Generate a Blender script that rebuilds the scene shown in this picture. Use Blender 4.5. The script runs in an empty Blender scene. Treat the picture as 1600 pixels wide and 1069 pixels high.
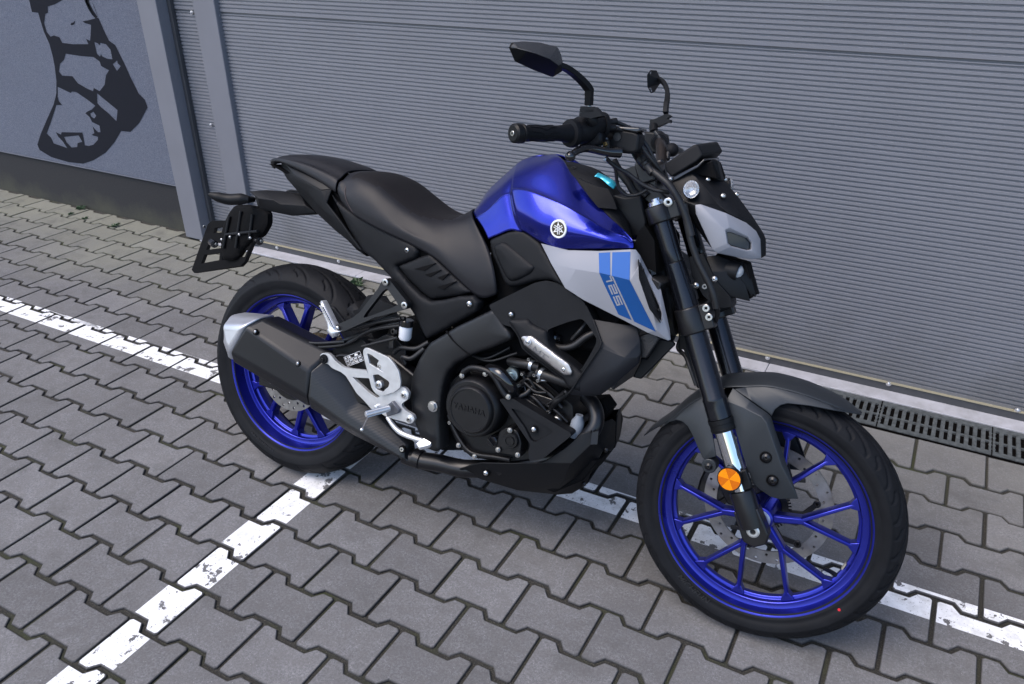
import bpy, bmesh, math, random
from mathutils import Vector, Matrix
from mathutils import noise as mnoise
random.seed(7)
D2R=math.radians
scene=bpy.context.scene
col=scene.collection
# ---------------------------------------------------------------- camera
CAM_POS=Vector((1.688156,-0.703696,1.494565))
CAM_R=Matrix(((0.87736811,0.47976418,-0.00717839),(0.22069012,-0.41678070,-0.88181048),(-0.42605290,0.77208819,-0.47154931)))          # rows: right, down, forward
FPX=1253.595506                       # focal length in pixels of a 1600 wide frame
cam_d=bpy.data.cameras.new('camera'); cam=bpy.data.objects.new('camera',cam_d); col.objects.link(cam)
cam_d.sensor_fit='HORIZONTAL'; cam_d.sensor_width=36; cam_d.lens=FPX/1600*36; cam_d.clip_start=.05; cam_d.clip_end=2000
m=Matrix((CAM_R[0],-CAM_R[1],-CAM_R[2])).transposed().to_4x4(); m.translation=CAM_POS
cam.matrix_world=m
scene.camera=cam
# ---------------------------------------------------------------- world, sun, exposure
SUN_EL=D2R(58); SUN_AZ=D2R(215)
w=bpy.data.worlds.new('World'); scene.world=w; w.use_nodes=True
nt=w.node_tree; bg=nt.nodes['Background']
sky=nt.nodes.new('ShaderNodeTexSky'); sky.sky_type='NISHITA'; sky.sun_disc=False
sky.sun_elevation=SUN_EL; sky.sun_rotation=SUN_AZ; sky.air_density=1.0; sky.dust_density=2.0; sky.ozone_density=1.0
hs=nt.nodes.new('ShaderNodeHueSaturation'); hs.inputs["Saturation"].default_value=1.12
nt.links.new(sky.outputs[0],hs.inputs['Color']); # soft cloud cover: broad brightness changes over the sky
tcw=nt.nodes.new('ShaderNodeTexCoord'); nzw=nt.nodes.new('ShaderNodeTexNoise'); nzw.inputs['Scale'].default_value=2.2; nzw.inputs['Detail'].default_value=5; nt.links.new(tcw.outputs['Generated'],nzw.inputs['Vector'])
mrw=nt.nodes.new('ShaderNodeMapRange'); mrw.inputs['From Min'].default_value=.32; mrw.inputs['From Max'].default_value=.68; mrw.inputs['To Min'].default_value=.80; mrw.inputs['To Max'].default_value=1.22; nt.links.new(nzw.outputs['Fac'],mrw.inputs['Value'])
scw=nt.nodes.new('ShaderNodeVectorMath'); scw.operation='SCALE'; nt.links.new(hs.outputs[0],scw.inputs[0]); nt.links.new(mrw.outputs[0],scw.inputs['Scale']); nt.links.new(scw.outputs[0],bg.inputs['Color']); bg.inputs['Strength'].default_value=.12
sun_d=bpy.data.lights.new('sun','SUN'); sun_d.energy=.8; sun_d.angle=D2R(42); sun_d.color=(1,.90,.80)
sun=bpy.data.objects.new('sun',sun_d); col.objects.link(sun)
sd=Vector((math.sin(SUN_AZ)*math.cos(SUN_EL),math.cos(SUN_AZ)*math.cos(SUN_EL),math.sin(SUN_EL)))
sun.rotation_euler=(-sd).to_track_quat('-Z','Y').to_euler()
scene.view_settings.view_transform='Standard'; scene.view_settings.look='None'
scene.view_settings.exposure=1.46; scene.view_settings.gamma=1
# ---------------------------------------------------------------- pixel -> point helpers (each point gets its own real depth)
def wray(u,v):
    d=CAM_R.transposed()@Vector(((u-800)/FPX,(v-534.5)/FPX,1)); return d.normalized()
def W(u,v,y=None,z=0.0):
    d=wray(u,v); t=(z-CAM_POS.z)/d.z if y is None else (y-CAM_POS.y)/d.y
    return CAM_POS+d*t
PHI=D2R(14.8); PSI=D2R(.8); BO=Vector((.1545,.7235,.0016))
BR=Matrix.Rotation(PSI,3,'Z')@Matrix.Rotation(-PHI,3,'X')
BRT=BR.transposed(); CL=BRT@(CAM_POS-BO)
def U(u,v,y):
    d=BRT@wray(u,v); return CL+d*((y-CL.y)/d.y)
def Uz(u,v,z):
    d=BRT@wray(u,v); return CL+d*((z-CL.z)/d.z)
def Ux(u,v,x):
    d=BRT@wray(u,v); return CL+d*((x-CL.x)/d.x)
def PX(p):
    c=CAM_R@(BR@Vector(p)+BO-CAM_POS); return (800+FPX*c.x/c.z, 534.5+FPX*c.y/c.z)
# ---------------------------------------------------------------- materials
MATS={}
def mat(name,base,rough=.5,metal=0.0,coat=0.0,spec=.5,noise=0.0,nscale=40,bump=0.0,bscale=300,emis=None,trans=0.0,ior=1.45,coatr=.03):
    m=bpy.data.materials.new(name); m.use_nodes=True; nt=m.node_tree; b=nt.nodes['Principled BSDF']
    b.inputs['Base Color'].default_value=(*base,1); b.inputs['Roughness'].default_value=rough; b.inputs['Metallic'].default_value=metal
    b.inputs['Coat Weight'].default_value=coat; b.inputs['Coat Roughness'].default_value=coatr; b.inputs['Specular IOR Level'].default_value=spec
    b.inputs['Transmission Weight'].default_value=trans; b.inputs['IOR'].default_value=ior
    tc=nt.nodes.new('ShaderNodeTexCoord')
    if noise:
        n=nt.nodes.new('ShaderNodeTexNoise'); n.inputs['Scale'].default_value=nscale; n.inputs['Detail'].default_value=6
        nt.links.new(tc.outputs['Object'],n.inputs['Vector'])
        mr=nt.nodes.new('ShaderNodeMapRange'); mr.inputs['To Min'].default_value=1-noise; mr.inputs['To Max'].default_value=1+noise
        mr.inputs['From Min'].default_value=.3; mr.inputs['From Max'].default_value=.7
        nt.links.new(n.outputs['Fac'],mr.inputs['Value'])
        mx=nt.nodes.new('ShaderNodeVectorMath'); mx.operation='SCALE'; mx.inputs[0].default_value=base
        nt.links.new(mr.outputs[0],mx.inputs['Scale']); nt.links.new(mx.outputs[0],b.inputs['Base Color'])
        mr2=nt.nodes.new('ShaderNodeMapRange'); mr2.inputs['To Min'].default_value=max(0,rough-.08); mr2.inputs['To Max'].default_value=min(1,rough+.1)
        nt.links.new(n.outputs['Fac'],mr2.inputs['Value']); nt.links.new(mr2.outputs[0],b.inputs['Roughness'])
    if bump:
        n=nt.nodes.new('ShaderNodeTexNoise'); n.inputs['Scale'].default_value=bscale; n.inputs['Detail'].default_value=3
        nt.links.new(tc.outputs['Object'],n.inputs['Vector'])
        bp=nt.nodes.new('ShaderNodeBump'); bp.inputs['Strength'].default_value=bump; bp.inputs['Distance'].default_value=.001
        nt.links.new(n.outputs['Fac'],bp.inputs['Height']); nt.links.new(bp.outputs[0],b.inputs['Normal'])
    MATS[name]=m; return m
# ---------------------------------------------------------------- object helpers
def tag(o,label=None,cat=None,group=None,kind=None):
    if label: o['label']=label
    if cat: o['category']=cat
    if group: o['group']=group
    if kind: o['kind']=kind
    return o
def link(name,me,m=None,parent=None,smooth=True,angle=40):
    o=bpy.data.objects.new(name,me); col.objects.link(o)
    if m is not None: me.materials.append(m)
    if parent is not None: o.parent=parent
    if smooth:
        me.polygons.foreach_set('use_smooth',[True]*len(me.polygons))
        if angle is not None:
            try: me.set_sharp_from_angle(angle=D2R(angle))
            except Exception: pass
    return o
def frombm(name,bm,m=None,parent=None,smooth=True,angle=40,recalc=True):
    if recalc: bmesh.ops.recalc_face_normals(bm,faces=bm.faces)
    me=bpy.data.meshes.new(name); bm.to_mesh(me); bm.free()
    return link(name,me,m,parent,smooth,angle)
def pyd(name,vs,fs,m=None,parent=None,smooth=True,angle=40):
    bm=bmesh.new(); V=[bm.verts.new(v) for v in vs]
    for f in fs:
        try: bm.faces.new([V[i] for i in f])
        except ValueError: pass
    return frombm(name,bm,m,parent,smooth,angle)
def addbox(bm,c,s,R=None):
    c=Vector(c); vs=[]
    for dx in (-.5,.5):
        for dy in (-.5,.5):
            for dz in (-.5,.5):
                q=Vector((dx*s[0],dy*s[1],dz*s[2]))
                if R is not None: q=R@q
                vs.append(bm.verts.new(c+q))
    for f in ((0,1,3,2),(4,6,7,5),(0,4,5,1),(2,3,7,6),(0,2,6,4),(1,5,7,3)): bm.faces.new([vs[i] for i in f])
    return vs
def frame(d):
    d=Vector(d).normalized(); a=Vector((0,0,1)) if abs(d.z)<.9 else Vector((1,0,0))
    x=a.cross(d).normalized(); return x,d.cross(x),d
def addcyl(bm,p,q,r0,r1=None,n=20,cap=True):
    p=Vector(p);q=Vector(q); r1=r0 if r1 is None else r1; x,y,_=frame(q-p)
    A=[bm.verts.new(p+(x*math.cos(t)+y*math.sin(t))*r0) for t in [2*math.pi*k/n for k in range(n)]]
    B=[bm.verts.new(q+(x*math.cos(t)+y*math.sin(t))*r1) for t in [2*math.pi*k/n for k in range(n)]]
    for k in range(n): bm.faces.new((A[k],A[(k+1)%n],B[(k+1)%n],B[k]))
    if cap: bm.faces.new(A); bm.faces.new(B)
def addlathe(bm,p,d,prof,n=32):
    """prof: list of (t along axis, radius)"""
    p=Vector(p); x,y,z=frame(d); rings=[]
    for t,r in prof:
        if r<1e-6: rings.append([bm.verts.new(p+z*t)])
        else: rings.append([bm.verts.new(p+z*t+(x*math.cos(a)+y*math.sin(a))*r) for a in [2*math.pi*k/n for k in range(n)]])
    for A,B in zip(rings,rings[1:]):
        for k in range(n):
            a0=A[k%len(A)];a1=A[(k+1)%len(A)];b0=B[k%len(B)];b1=B[(k+1)%len(B)]
            f=[a0]
            if a1 is not a0: f.append(a1)
            if b1 not in f: f.append(b1)
            if b0 not in f: f.append(b0)
            if len(f)>2:
                try: bm.faces.new(f)
                except ValueError: pass
def catmull(pts,n=6):
    P=[Vector(p) for p in pts]; out=[]
    if len(P)<3: return P
    P=[P[0]*2-P[1]]+P+[P[-1]*2-P[-2]]
    for i in range(1,len(P)-2):
        a,b,c,d=P[i-1:i+3]
        for k in range(n):
            t=k/n; out.append(.5*((2*b)+(c-a)*t+(2*a-5*b+4*c-d)*t*t+(3*b-a-3*c+d)*t**3))
    out.append(P[-2]); return out
def addtube(bm,pts,r,n=12,sm=6,cap=True,flat=None):
    """tube along points; r number or list of radii"""
    if sm: 
        rr=r if isinstance(r,(list,tuple)) else [r]*len(pts)
        Q=catmull([Vector((*p,)) for p in pts],sm) if len(pts)>2 else [Vector(p) for p in pts]
        if len(pts)>2:
            R=[]
            for i in range(len(pts)-1):
                for k in range(sm): R.append(rr[i]+(rr[i+1]-rr[i])*k/sm)
            R.append(rr[-1])
        else: R=rr
    else: Q=[Vector(p) for p in pts]; R=r if isinstance(r,(list,tuple)) else [r]*len(pts)
    prev=None; rings=[]; x=None
    for i,q in enumerate(Q):
        d=(Q[min(i+1,len(Q)-1)]-Q[max(i-1,0)]).normalized()
        if x is None: x,_,_=frame(d)
        else: x=(x-d*x.dot(d)).normalized()
        y=d.cross(x)
        rings.append([bm.verts.new(q+(x*math.cos(a)+y*math.sin(a))*R[i]) for a in [2*math.pi*k/n for k in range(n)]])
    for A,B in zip(rings,rings[1:]):
        for k in range(n): bm.faces.new((A[k],A[(k+1)%n],B[(k+1)%n],B[k]))
    if cap: bm.faces.new(rings[0]); bm.faces.new(rings[-1])
def mods(o,bevel=None,solid=None,sub=0,seg=2,offset=-1,ang=30,order='sbu'):
    if solid:
        s=o.modifiers.new('solid','SOLIDIFY'); s.thickness=solid; s.offset=offset; s.use_even_offset=False
    if bevel:
        b=o.modifiers.new('bevel','BEVEL'); b.width=bevel; b.segments=seg; b.limit_method='ANGLE'; b.angle_limit=D2R(ang); b.harden_normals=False
    if sub:
        s=o.modifiers.new('sub','SUBSURF'); s.levels=sub; s.render_levels=sub
    return o
def prism(name,pts,d,m,parent=None,bevel=.002,seg=2,smooth=True,angle=40):
    """closed polygon of 3d points extruded by vector d"""
    bm=bmesh.new(); A=[bm.verts.new(p) for p in pts]; d=Vector(d); B=[bm.verts.new(Vector(p)+d) for p in pts]; n=len(pts)
    bm.faces.new(A); bm.faces.new(B[::-1])
    for k in range(n): bm.faces.new((A[k],B[k],B[(k+1)%n],A[(k+1)%n]))
    o=frombm(name,bm,m,parent,smooth,angle)
    if bevel: mods(o,bevel=bevel,seg=seg)
    return o
def ymir(o,name=None):
    """far side twin of a part: same mesh mirrored across the bike's middle plane"""
    me=o.data.copy(); me.transform(Matrix.Scale(-1,4,(0,1,0))); me.flip_normals()
    c=o.copy(); c.data=me; col.objects.link(c); return c
def join_mirror(o):
    """one part across the middle plane: adds the mirrored far half to the same mesh"""
    bm=bmesh.new(); bm.from_mesh(o.data); g=bmesh.ops.duplicate(bm,geom=bm.verts[:]+bm.edges[:]+bm.faces[:])['geom']
    for e in g:
        if isinstance(e,bmesh.types.BMVert): e.co.y=-e.co.y
    bmesh.ops.reverse_faces(bm,faces=[e for e in g if isinstance(e,bmesh.types.BMFace)])
    bmesh.ops.remove_doubles(bm,verts=[v for v in bm.verts if abs(v.co.y)<.0006],dist=.0012)
    bm.to_mesh(o.data); bm.free(); return o
def text(body,size,depth,m,mw,parent=None,name='lettering',shear=0,spacing=1,bold=0,align='CENTER'):
    cu=bpy.data.curves.new(name,'FONT'); cu.body=body; cu.size=size; cu.extrude=depth; cu.shear=shear; cu.space_character=spacing; cu.offset=bold
    cu.align_x=align; cu.align_y='CENTER'; cu.resolution_u=3
    o=bpy.data.objects.new(name,cu); col.objects.link(o)
    dg=bpy.context.evaluated_depsgraph_get(); me=bpy.data.meshes.new_from_object(o.evaluated_get(dg)); bpy.data.objects.remove(o)
    me.transform(mw); me.materials.clear(); return link(name,me,m,parent,smooth=False)

# ================================================================ SETTING
def ramp(nt,fac,stops):
    r=nt.nodes.new('ShaderNodeValToRGB'); e=r.color_ramp.elements
    while len(e)<len(stops): e.new(.5)
    for k,(p,c) in enumerate(stops): e[k].position=p; e[k].color=(*c,1) if len(c)==3 else c
    nt.links.new(fac,r.inputs[0]); return r.outputs['Color']
def mixc(nt,fac,a,b,mode='MIX'):
    m=nt.nodes.new('ShaderNodeMix'); m.data_type='RGBA'; m.blend_type=mode
    for s,v in ((0,fac),(6,a),(7,b)):
        if hasattr(v,'is_output'): nt.links.new(v,m.inputs[s])
        elif s==0: m.inputs[0].default_value=v
        else: m.inputs[s].default_value=(*v,1)
    return m.outputs[2]
def noise(nt,vec,scale,detail=5,rough=.55,w=None):
    n=nt.nodes.new('ShaderNodeTexNoise'); n.inputs['Scale'].default_value=scale; n.inputs['Detail'].default_value=detail; n.inputs['Roughness'].default_value=rough
    nt.links.new(vec,n.inputs['Vector']); return n.outputs['Fac']
def mrange(nt,v,a,b,c,d):
    n=nt.nodes.new('ShaderNodeMapRange'); nt.links.new(v,n.inputs['Value'])
    for k,x in zip(('From Min','From Max','To Min','To Max'),(a,b,c,d)): n.inputs[k].default_value=x
    return n.outputs[0]
def bumpn(nt,h,strength,dist,b):
    bp=nt.nodes.new('ShaderNodeBump'); bp.inputs['Strength'].default_value=strength; bp.inputs['Distance'].default_value=dist
    nt.links.new(h,bp.inputs['Height']); nt.links.new(bp.outputs[0],b.inputs['Normal'])
def concrete():
    m=bpy.data.materials.new('paver_concrete'); m.use_nodes=True; nt=m.node_tree; b=nt.nodes['Principled BSDF']
    tc=nt.nodes.new('ShaderNodeTexCoord'); v=tc.outputs['Object']
    at=nt.nodes.new('ShaderNodeAttribute'); at.attribute_name='tone'
    fine=noise(nt,v,420,4,.7); mid=noise(nt,v,26,6,.6); big=noise(nt,v,2.2,4,.5)
    c=ramp(nt,fine,[(.28,(.088,.086,.088)),(.5,(.138,.136,.139)),(.72,(.205,.203,.207))])
    gr=noise(nt,v,150,3,.75); c=mixc(nt,mrange(nt,gr,.36,.50,.42,0),c,(.075,.073,.074)); c=mixc(nt,mrange(nt,gr,.52,.66,0,.40),c,(.24,.24,.25))
    c=mixc(nt,mrange(nt,mid,.40,.62,0,.6),c,(.118,.114,.113))
    vo=nt.nodes.new('ShaderNodeTexVoronoi'); vo.inputs['Scale'].default_value=210; nt.links.new(v,vo.inputs['Vector'])
    sp=mrange(nt,vo.outputs['Distance'],.10,.16,1,0)
    vcol=nt.nodes.new('ShaderNodeSeparateColor'); nt.links.new(vo.outputs['Color'],vcol.inputs[0])
    pick=mrange(nt,vcol.outputs[0],.90,.91,0,1); mm=nt.nodes.new('ShaderNodeMath'); mm.operation='MULTIPLY'; nt.links.new(sp,mm.inputs[0]); nt.links.new(pick,mm.inputs[1])
    c=mixc(nt,mm.outputs[0],c,(.42,.42,.42))
    # per-stone tone
    sc=nt.nodes.new('ShaderNodeVectorMath'); sc.operation='SCALE'; nt.links.new(c,sc.inputs[0]); nt.links.new(at.outputs['Fac'],sc.inputs['Scale'])
    c=sc.outputs[0]
    c2=nt.nodes.new('ShaderNodeVectorMath'); c2.operation='SCALE'; nt.links.new(c,c2.inputs[0]); nt.links.new(mrange(nt,big,.3,.7,.88,1.14),c2.inputs['Scale']); c=c2.outputs[0]
    # lichen and dust towards the wall
    sx=nt.nodes.new('ShaderNodeSeparateXYZ'); nt.links.new(v,sx.inputs[0])
    ady=nt.nodes.new('ShaderNodeMath'); ady.operation='MULTIPLY_ADD'; nt.links.new(big,ady.inputs[0]); ady.inputs[1].default_value=1.1; nt.links.new(sx.outputs['Y'],ady.inputs[2])
    g=mrange(nt,ady.outputs[0],1.75,2.5,0,.6)
    c=mixc(nt,g,c,mixc(nt,mrange(nt,sx.outputs['X'],-1.6,.6,0,1),(.20,.20,.145),(.175,.17,.152)))
    # ragged stain patches
    st=noise(nt,v,7,6,.7); c=mixc(nt,mrange(nt,st,.52,.68,0,.5),c,(.082,.080,.078))
    nt.links.new(c,b.inputs['Base Color']); b.inputs['Roughness'].default_value=.88; b.inputs['Specular IOR Level'].default_value=.3
    bumpn(nt,fine,.55,.0012,b)
    return m
def make_ground():
    mj=bpy.data.materials.new('joint_soil'); mj.use_nodes=True; nt=mj.node_tree; b=nt.nodes['Principled BSDF']
    tc=nt.nodes.new('ShaderNodeTexCoord'); v=tc.outputs['Object']
    f=noise(nt,v,300,5,.8); g=noise(nt,v,4,5,.6)
    c=ramp(nt,f,[(.3,(.009,.0088,.0075)),(.52,(.028,.026,.021)),(.70,(.11,.10,.08))])
    c=mixc(nt,mrange(nt,g,.5,.68,0,.75),c,(.035,.042,.013))
    nt.links.new(c,b.inputs['Base Color']); b.inputs['Roughness'].default_value=.95; bumpn(nt,f,1,.003,b)
    # far ground and joint bed
    bm=bmesh.new(); S=400
    vs=[bm.verts.new(p) for p in ((-S,-S,-.0062),(S,-S,-.0062),(S,S,-.0062),(-S,S,-.0062))]; bm.faces.new(vs)
    o=frombm('ground',bm,mj,smooth=False); tag(o,kind='structure')
    # pavers
    a=.2; b_=.1397; amp=.0112; gap=.0045; ch=.0030
    vsl=[];fs=[];tone=[]
    rows=range(-14,44); rnd=random.Random(3)
    tops=[]   # polygons for painted lines
    for j in rows:
        off=0 if j%2==0 else .5
        for k in range(-62,40):
            x0=(k+off)*a; xc=x0+a/2; yc=-j*b_
            if xc<-12 or xc>7.2: continue
            h=b_/2
            right=xc>1.33
            if j<-12 and xc-.1>1.325: continue
            jx=rnd.uniform(-.0013,.0013); jy=rnd.uniform(-.0013,.0013); rot=rnd.uniform(-.007,.007); dz=rnd.uniform(-.0012,.0010); tx=rnd.uniform(-.006,.006); ty=rnd.uniform(-.008,.008)
            def ring(i_,z,rr):
                xe=a/2-i_*.88; o_=h+amp-i_*1.12; n_=h-amp-i_*1.12; k1=.041+i_*.4; k2=.059+i_*.4
                pts=[(-xe,-o_+rr),(-xe+rr,-o_),(-k2,-o_),(-k1,-n_),(k1,-n_),(k2,-o_),(xe-rr,-o_),(xe,-o_+rr),(xe,o_-rr),(xe-rr,o_),(k2,o_),(k1,n_),(-k1,n_),(-k2,o_),(-xe+rr,o_),(-xe,o_-rr)]
                if j==-12 and right:
                    ft=1.780+12*-b_-i_
                    pts=[(px,min(py,ft)) if py<0 else (px,ft) for px,py in pts]
                out=[]
                for px,py in pts:
                    X=xc+jx+px-rot*py; Y=yc+jy+py+rot*px
                    lim=2.03 if xc<-1.7 else (1.780 if (right and j>=-12) else 1.962)
                    if j<-12 and X>1.337-i_: X=1.337-i_
                    if Y>lim-i_: Y=lim-i_
                    out.append((X,Y,z+dz+tx*px+ty*py))
                return out
            if yc-h+amp>1.955 and xc>-1.7: continue
            n=len(vsl); R0=ring(gap,-.0072,.005); R1=ring(gap,-.0034,.005); R2=ring(gap+ch*.42,-.0012,.005); R3=ring(gap+ch,.0,.005)
            vsl+=R0+R1+R2+R3
            t=rnd.gauss(1,.065)
            if yc>1.2: t*=rnd.uniform(.9,1.12)
            for q in range(3):
                for s in range(16):
                    fs.append((n+q*16+s,n+q*16+(s+1)%16,n+(q+1)*16+(s+1)%16,n+(q+1)*16+s)); tone.append(t*(.16,.34,.70)[q])
            fs.append(tuple(n+48+s for s in range(16))); tone.append(t)
            tops.append(R3)
    me=bpy.data.meshes.new('paving'); me.from_pydata(vsl,[],fs); at=me.attributes.new('tone','FLOAT','FACE'); at.data.foreach_set('value',tone)
    o=link('paving',me,concrete(),smooth=False); tag(o,kind='structure')
    return tops
tops=make_ground()
def clip(poly,edges):
    for (nx,ny,d) in edges:       # keep nx*x+ny*y<=d
        out=[]
        for i in range(len(poly)):
            p=poly[i];q=poly[(i+1)%len(poly)]
            a=nx*p[0]+ny*p[1]-d; b=nx*q[0]+ny*q[1]-d
            if a<=0: out.append(p)
            if a*b<0:
                t=a/(a-b); out.append(tuple(p[k]+(q[k]-p[k])*t for k in range(3)))
        poly=out
        if len(poly)<3: return []
    return poly
def paint_mat():
    m=bpy.data.materials.new('road_paint'); m.use_nodes=True; nt=m.node_tree; b=nt.nodes['Principled BSDF']; out=nt.nodes['Material Output']
    tc=nt.nodes.new('ShaderNodeTexCoord'); v=tc.outputs['Object']
    big=noise(nt,v,20,6,.66); fine=noise(nt,v,170,4,.6); d=noise(nt,v,30,4,.6)
    c=mixc(nt,mrange(nt,d,.42,.68,0,.7),(.78,.785,.80),(.50,.50,.49))
    nt.links.new(c,b.inputs['Base Color']); b.inputs['Roughness'].default_value=.6
    m1=mrange(nt,big,.585,.60,1,0); m2=mrange(nt,fine,.64,.66,1,0)
    mm=nt.nodes.new('ShaderNodeMath'); mm.operation='MULTIPLY'; nt.links.new(m1,mm.inputs[0]); nt.links.new(m2,mm.inputs[1])
    tr=nt.nodes.new('ShaderNodeBsdfTransparent'); ms=nt.nodes.new('ShaderNodeMixShader')
    nt.links.new(mm.outputs[0],ms.inputs[0]); nt.links.new(tr.outputs[0],ms.inputs[1]); nt.links.new(b.outputs[0],ms.inputs[2]); nt.links.new(ms.outputs[0],out.inputs['Surface'])
    bumpn(nt,fine,.2,.001,b)
    return m
PM=paint_mat()
sl=.0036; y0=.9695
LONG=[(-sl,1,y0+.1005),(sl,-1,-y0)]                     # y<=y0+.1+sl*x ; y>=y0+sl*x
TRAN=[(1,0,.2975),(-1,0,-.1955),(-sl,1,y0)]
for nm,ed in (('bay_line_along_wall',LONG),('bay_line_across',TRAN)):
    bm=bmesh.new()
    for tp in tops:
        q=clip(tp,ed)
        if len(q)>=3:
            try: bm.faces.new([bm.verts.new((p[0],p[1],p[2]+.0007)) for p in q])
            except ValueError: pass
    bmesh.ops.dissolve_degenerate(bm,dist=1e-6,edges=bm.edges)
    o=frombm(nm.split('_along')[0].split('_across')[0]+('' if 'along' in nm else ''),bm,PM,smooth=False); o.name='painted_line'; tag(o,kind='structure')
# --- facade
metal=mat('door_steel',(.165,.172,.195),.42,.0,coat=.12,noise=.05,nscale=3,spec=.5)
_nt=metal.node_tree; _b=_nt.nodes['Principled BSDF']; _tc=_nt.nodes.new('ShaderNodeTexCoord')
_mp=_nt.nodes.new('ShaderNodeMapping'); _mp.inputs['Scale'].default_value=(.5,1,2.2); _nt.links.new(_tc.outputs['Object'],_mp.inputs['Vector'])
_n1=noise(_nt,_mp.outputs[0],1.6,3,.5); bumpn(_nt,_n1,.3,.02,_b)
_n2=noise(_nt,_tc.outputs['Object'],5,6,.65); _sx=_nt.nodes.new('ShaderNodeSeparateXYZ'); _nt.links.new(_tc.outputs['Object'],_sx.inputs[0])
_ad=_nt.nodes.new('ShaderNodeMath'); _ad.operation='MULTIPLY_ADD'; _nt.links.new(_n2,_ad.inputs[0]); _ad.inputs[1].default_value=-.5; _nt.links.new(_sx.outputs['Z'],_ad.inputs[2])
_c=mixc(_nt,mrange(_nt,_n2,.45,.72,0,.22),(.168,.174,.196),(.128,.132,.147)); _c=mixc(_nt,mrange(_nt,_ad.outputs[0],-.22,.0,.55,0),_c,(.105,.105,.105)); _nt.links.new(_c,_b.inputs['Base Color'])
metal_d=mat('door_trim',(.150,.155,.178),.45,.0,noise=.05,nscale=5)
dark_t=mat('dark_trim',(.05,.052,.058),.55,noise=.1,nscale=30)
zinc=mat('zinc_screw',(.62,.62,.64),.35,.9)
YD=2.045; YP=1.965; YS=2.02
door=bpy.data.objects.new('garage_door',None); col.objects.link(door); door.location=(0,YD,0)
tag(door,'grey ribbed sectional garage door with frame posts and screws behind the motorcycle','garage door')
def dlink(o): o.parent=door; o.location=-door.location; return o
def ribs():
    bm=bmesh.new(); xa,xb=W(300,100,y=YD).x-.3,6.0
    zs=[]; pitch=.0159; seam=W(1340,82,y=YD).z
    z=.045
    prof=[]
    def period(z):    # flat land, then a shallow groove whose faces catch less light
        return [(z,0),(z+.0082,0),(z+.0096,.0050),(z+.0146,.0050)]
    z=seam-.004-pitch*.35
    low=[]
    while z>.05:
        z-=pitch; low+= [period(z)[k] for k in (3,2,1,0)]
    prof=[(seam-.006,0)]+[(a,b) for a,b in [(seam-.004-pitch*.35,0)]]+low+[(W(1340,586,y=YD).z,0)]
    up=[(seam-.003,0)]
    def strip(pr):
        R=[(bm.verts.new((xa,YD+d,z)),bm.verts.new((xb,YD+d,z))) for z,d in pr]
        for (a,b),(c,e) in zip(R,R[1:]): bm.faces.new((a,b,e,c))
    strip(prof)
    # groove of the seam
    strip([(seam-.006,0),(seam-.007,.012),(seam+.002,.012),(seam+.0025,0)])
    z=seam+.0025; pr=[(z,0),(z+.012,0)]; z+=.012
    while z<3.2: pr+=[(z+.0014,.0050),(z+.0063,.0050),(z+.0077,0),(z+.0159,0)]; z+=.0159
    strip(pr)
    o=frombm('door_panel',bm,metal,None,smooth=False); return o
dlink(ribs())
def wbox(name,x0,x1,y0,y1,z0,z1,m,bev=.003):
    bm=bmesh.new(); addbox(bm,((x0+x1)/2,(y0+y1)/2,(z0+z1)/2),(x1-x0,y1-y0,z1-z0)); o=frombm(name,bm,m,angle=30)
    if bev: mods(o,bevel=bev)
    return o
x1l=W(288,370.5,y=YP).x; x1r=W(244,0,y=YP).x
xa=W(235,105,y=YP).x; xb=W(263.5,105,y=YP).x
dlink(wbox('frame_post',xa,xb,YP,YD+.1,.004,3.2,metal_d))
xc=W(303,20,y=YS).x; xd=W(337,20,y=YS).x
dlink(wbox('frame_post',xc,xd,YS,YD+.02,.02,3.2,metal_d,.004))
# dark gap profile right of the first post
dlink(wbox('frame_gasket',xb+.0005,xb+.022,YD-.022,YD-.001,.01,3.2,dark_t,.002))
dlink(wbox('bottom_rail',xb+.0225,6,YD-.008,YD+.01,.002,W(1340,586,y=YD).z-.001,dark_t,.002))
dlink(wbox('drip_strip',xb+.0225,6,YD-.012,YD-.0005,W(1340,586,y=YD).z-.0005,W(1340,586,y=YD).z+.0025,mat('brass_strip',(.34,.31,.22),.5,.3),0))
def screw(px,y):
    p=W(*px,y=y); bm=bmesh.new(); addlathe(bm,(p.x,y,p.z),(0,-1,0),[(0,.009),(.0012,.009),(.0015,.0058),(.0055,.005),(.007,.003),(.007,0)],14); dlink(frombm('screw',bm,zinc))
for q,y in [((256.3,15.6),YD-.022),((289.5,199),YD-.022),((318.3,353.6),YD-.022),((299.7,19.6),YD-.004),((329.6,195),YD-.004),((341.5,24.4),YD-.004),((368.6,197.8),YD-.004)]: screw(q,y)
for q in [(432.8,387),(529,408),(1199.5,559),(1388.5,599.7)]: screw(q,YD-.009)
for k in range(3):
    screw((1525,648-18*k) if k==9 else (1590+k*0,641.0),YD-.009) if k==0 else None
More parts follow.
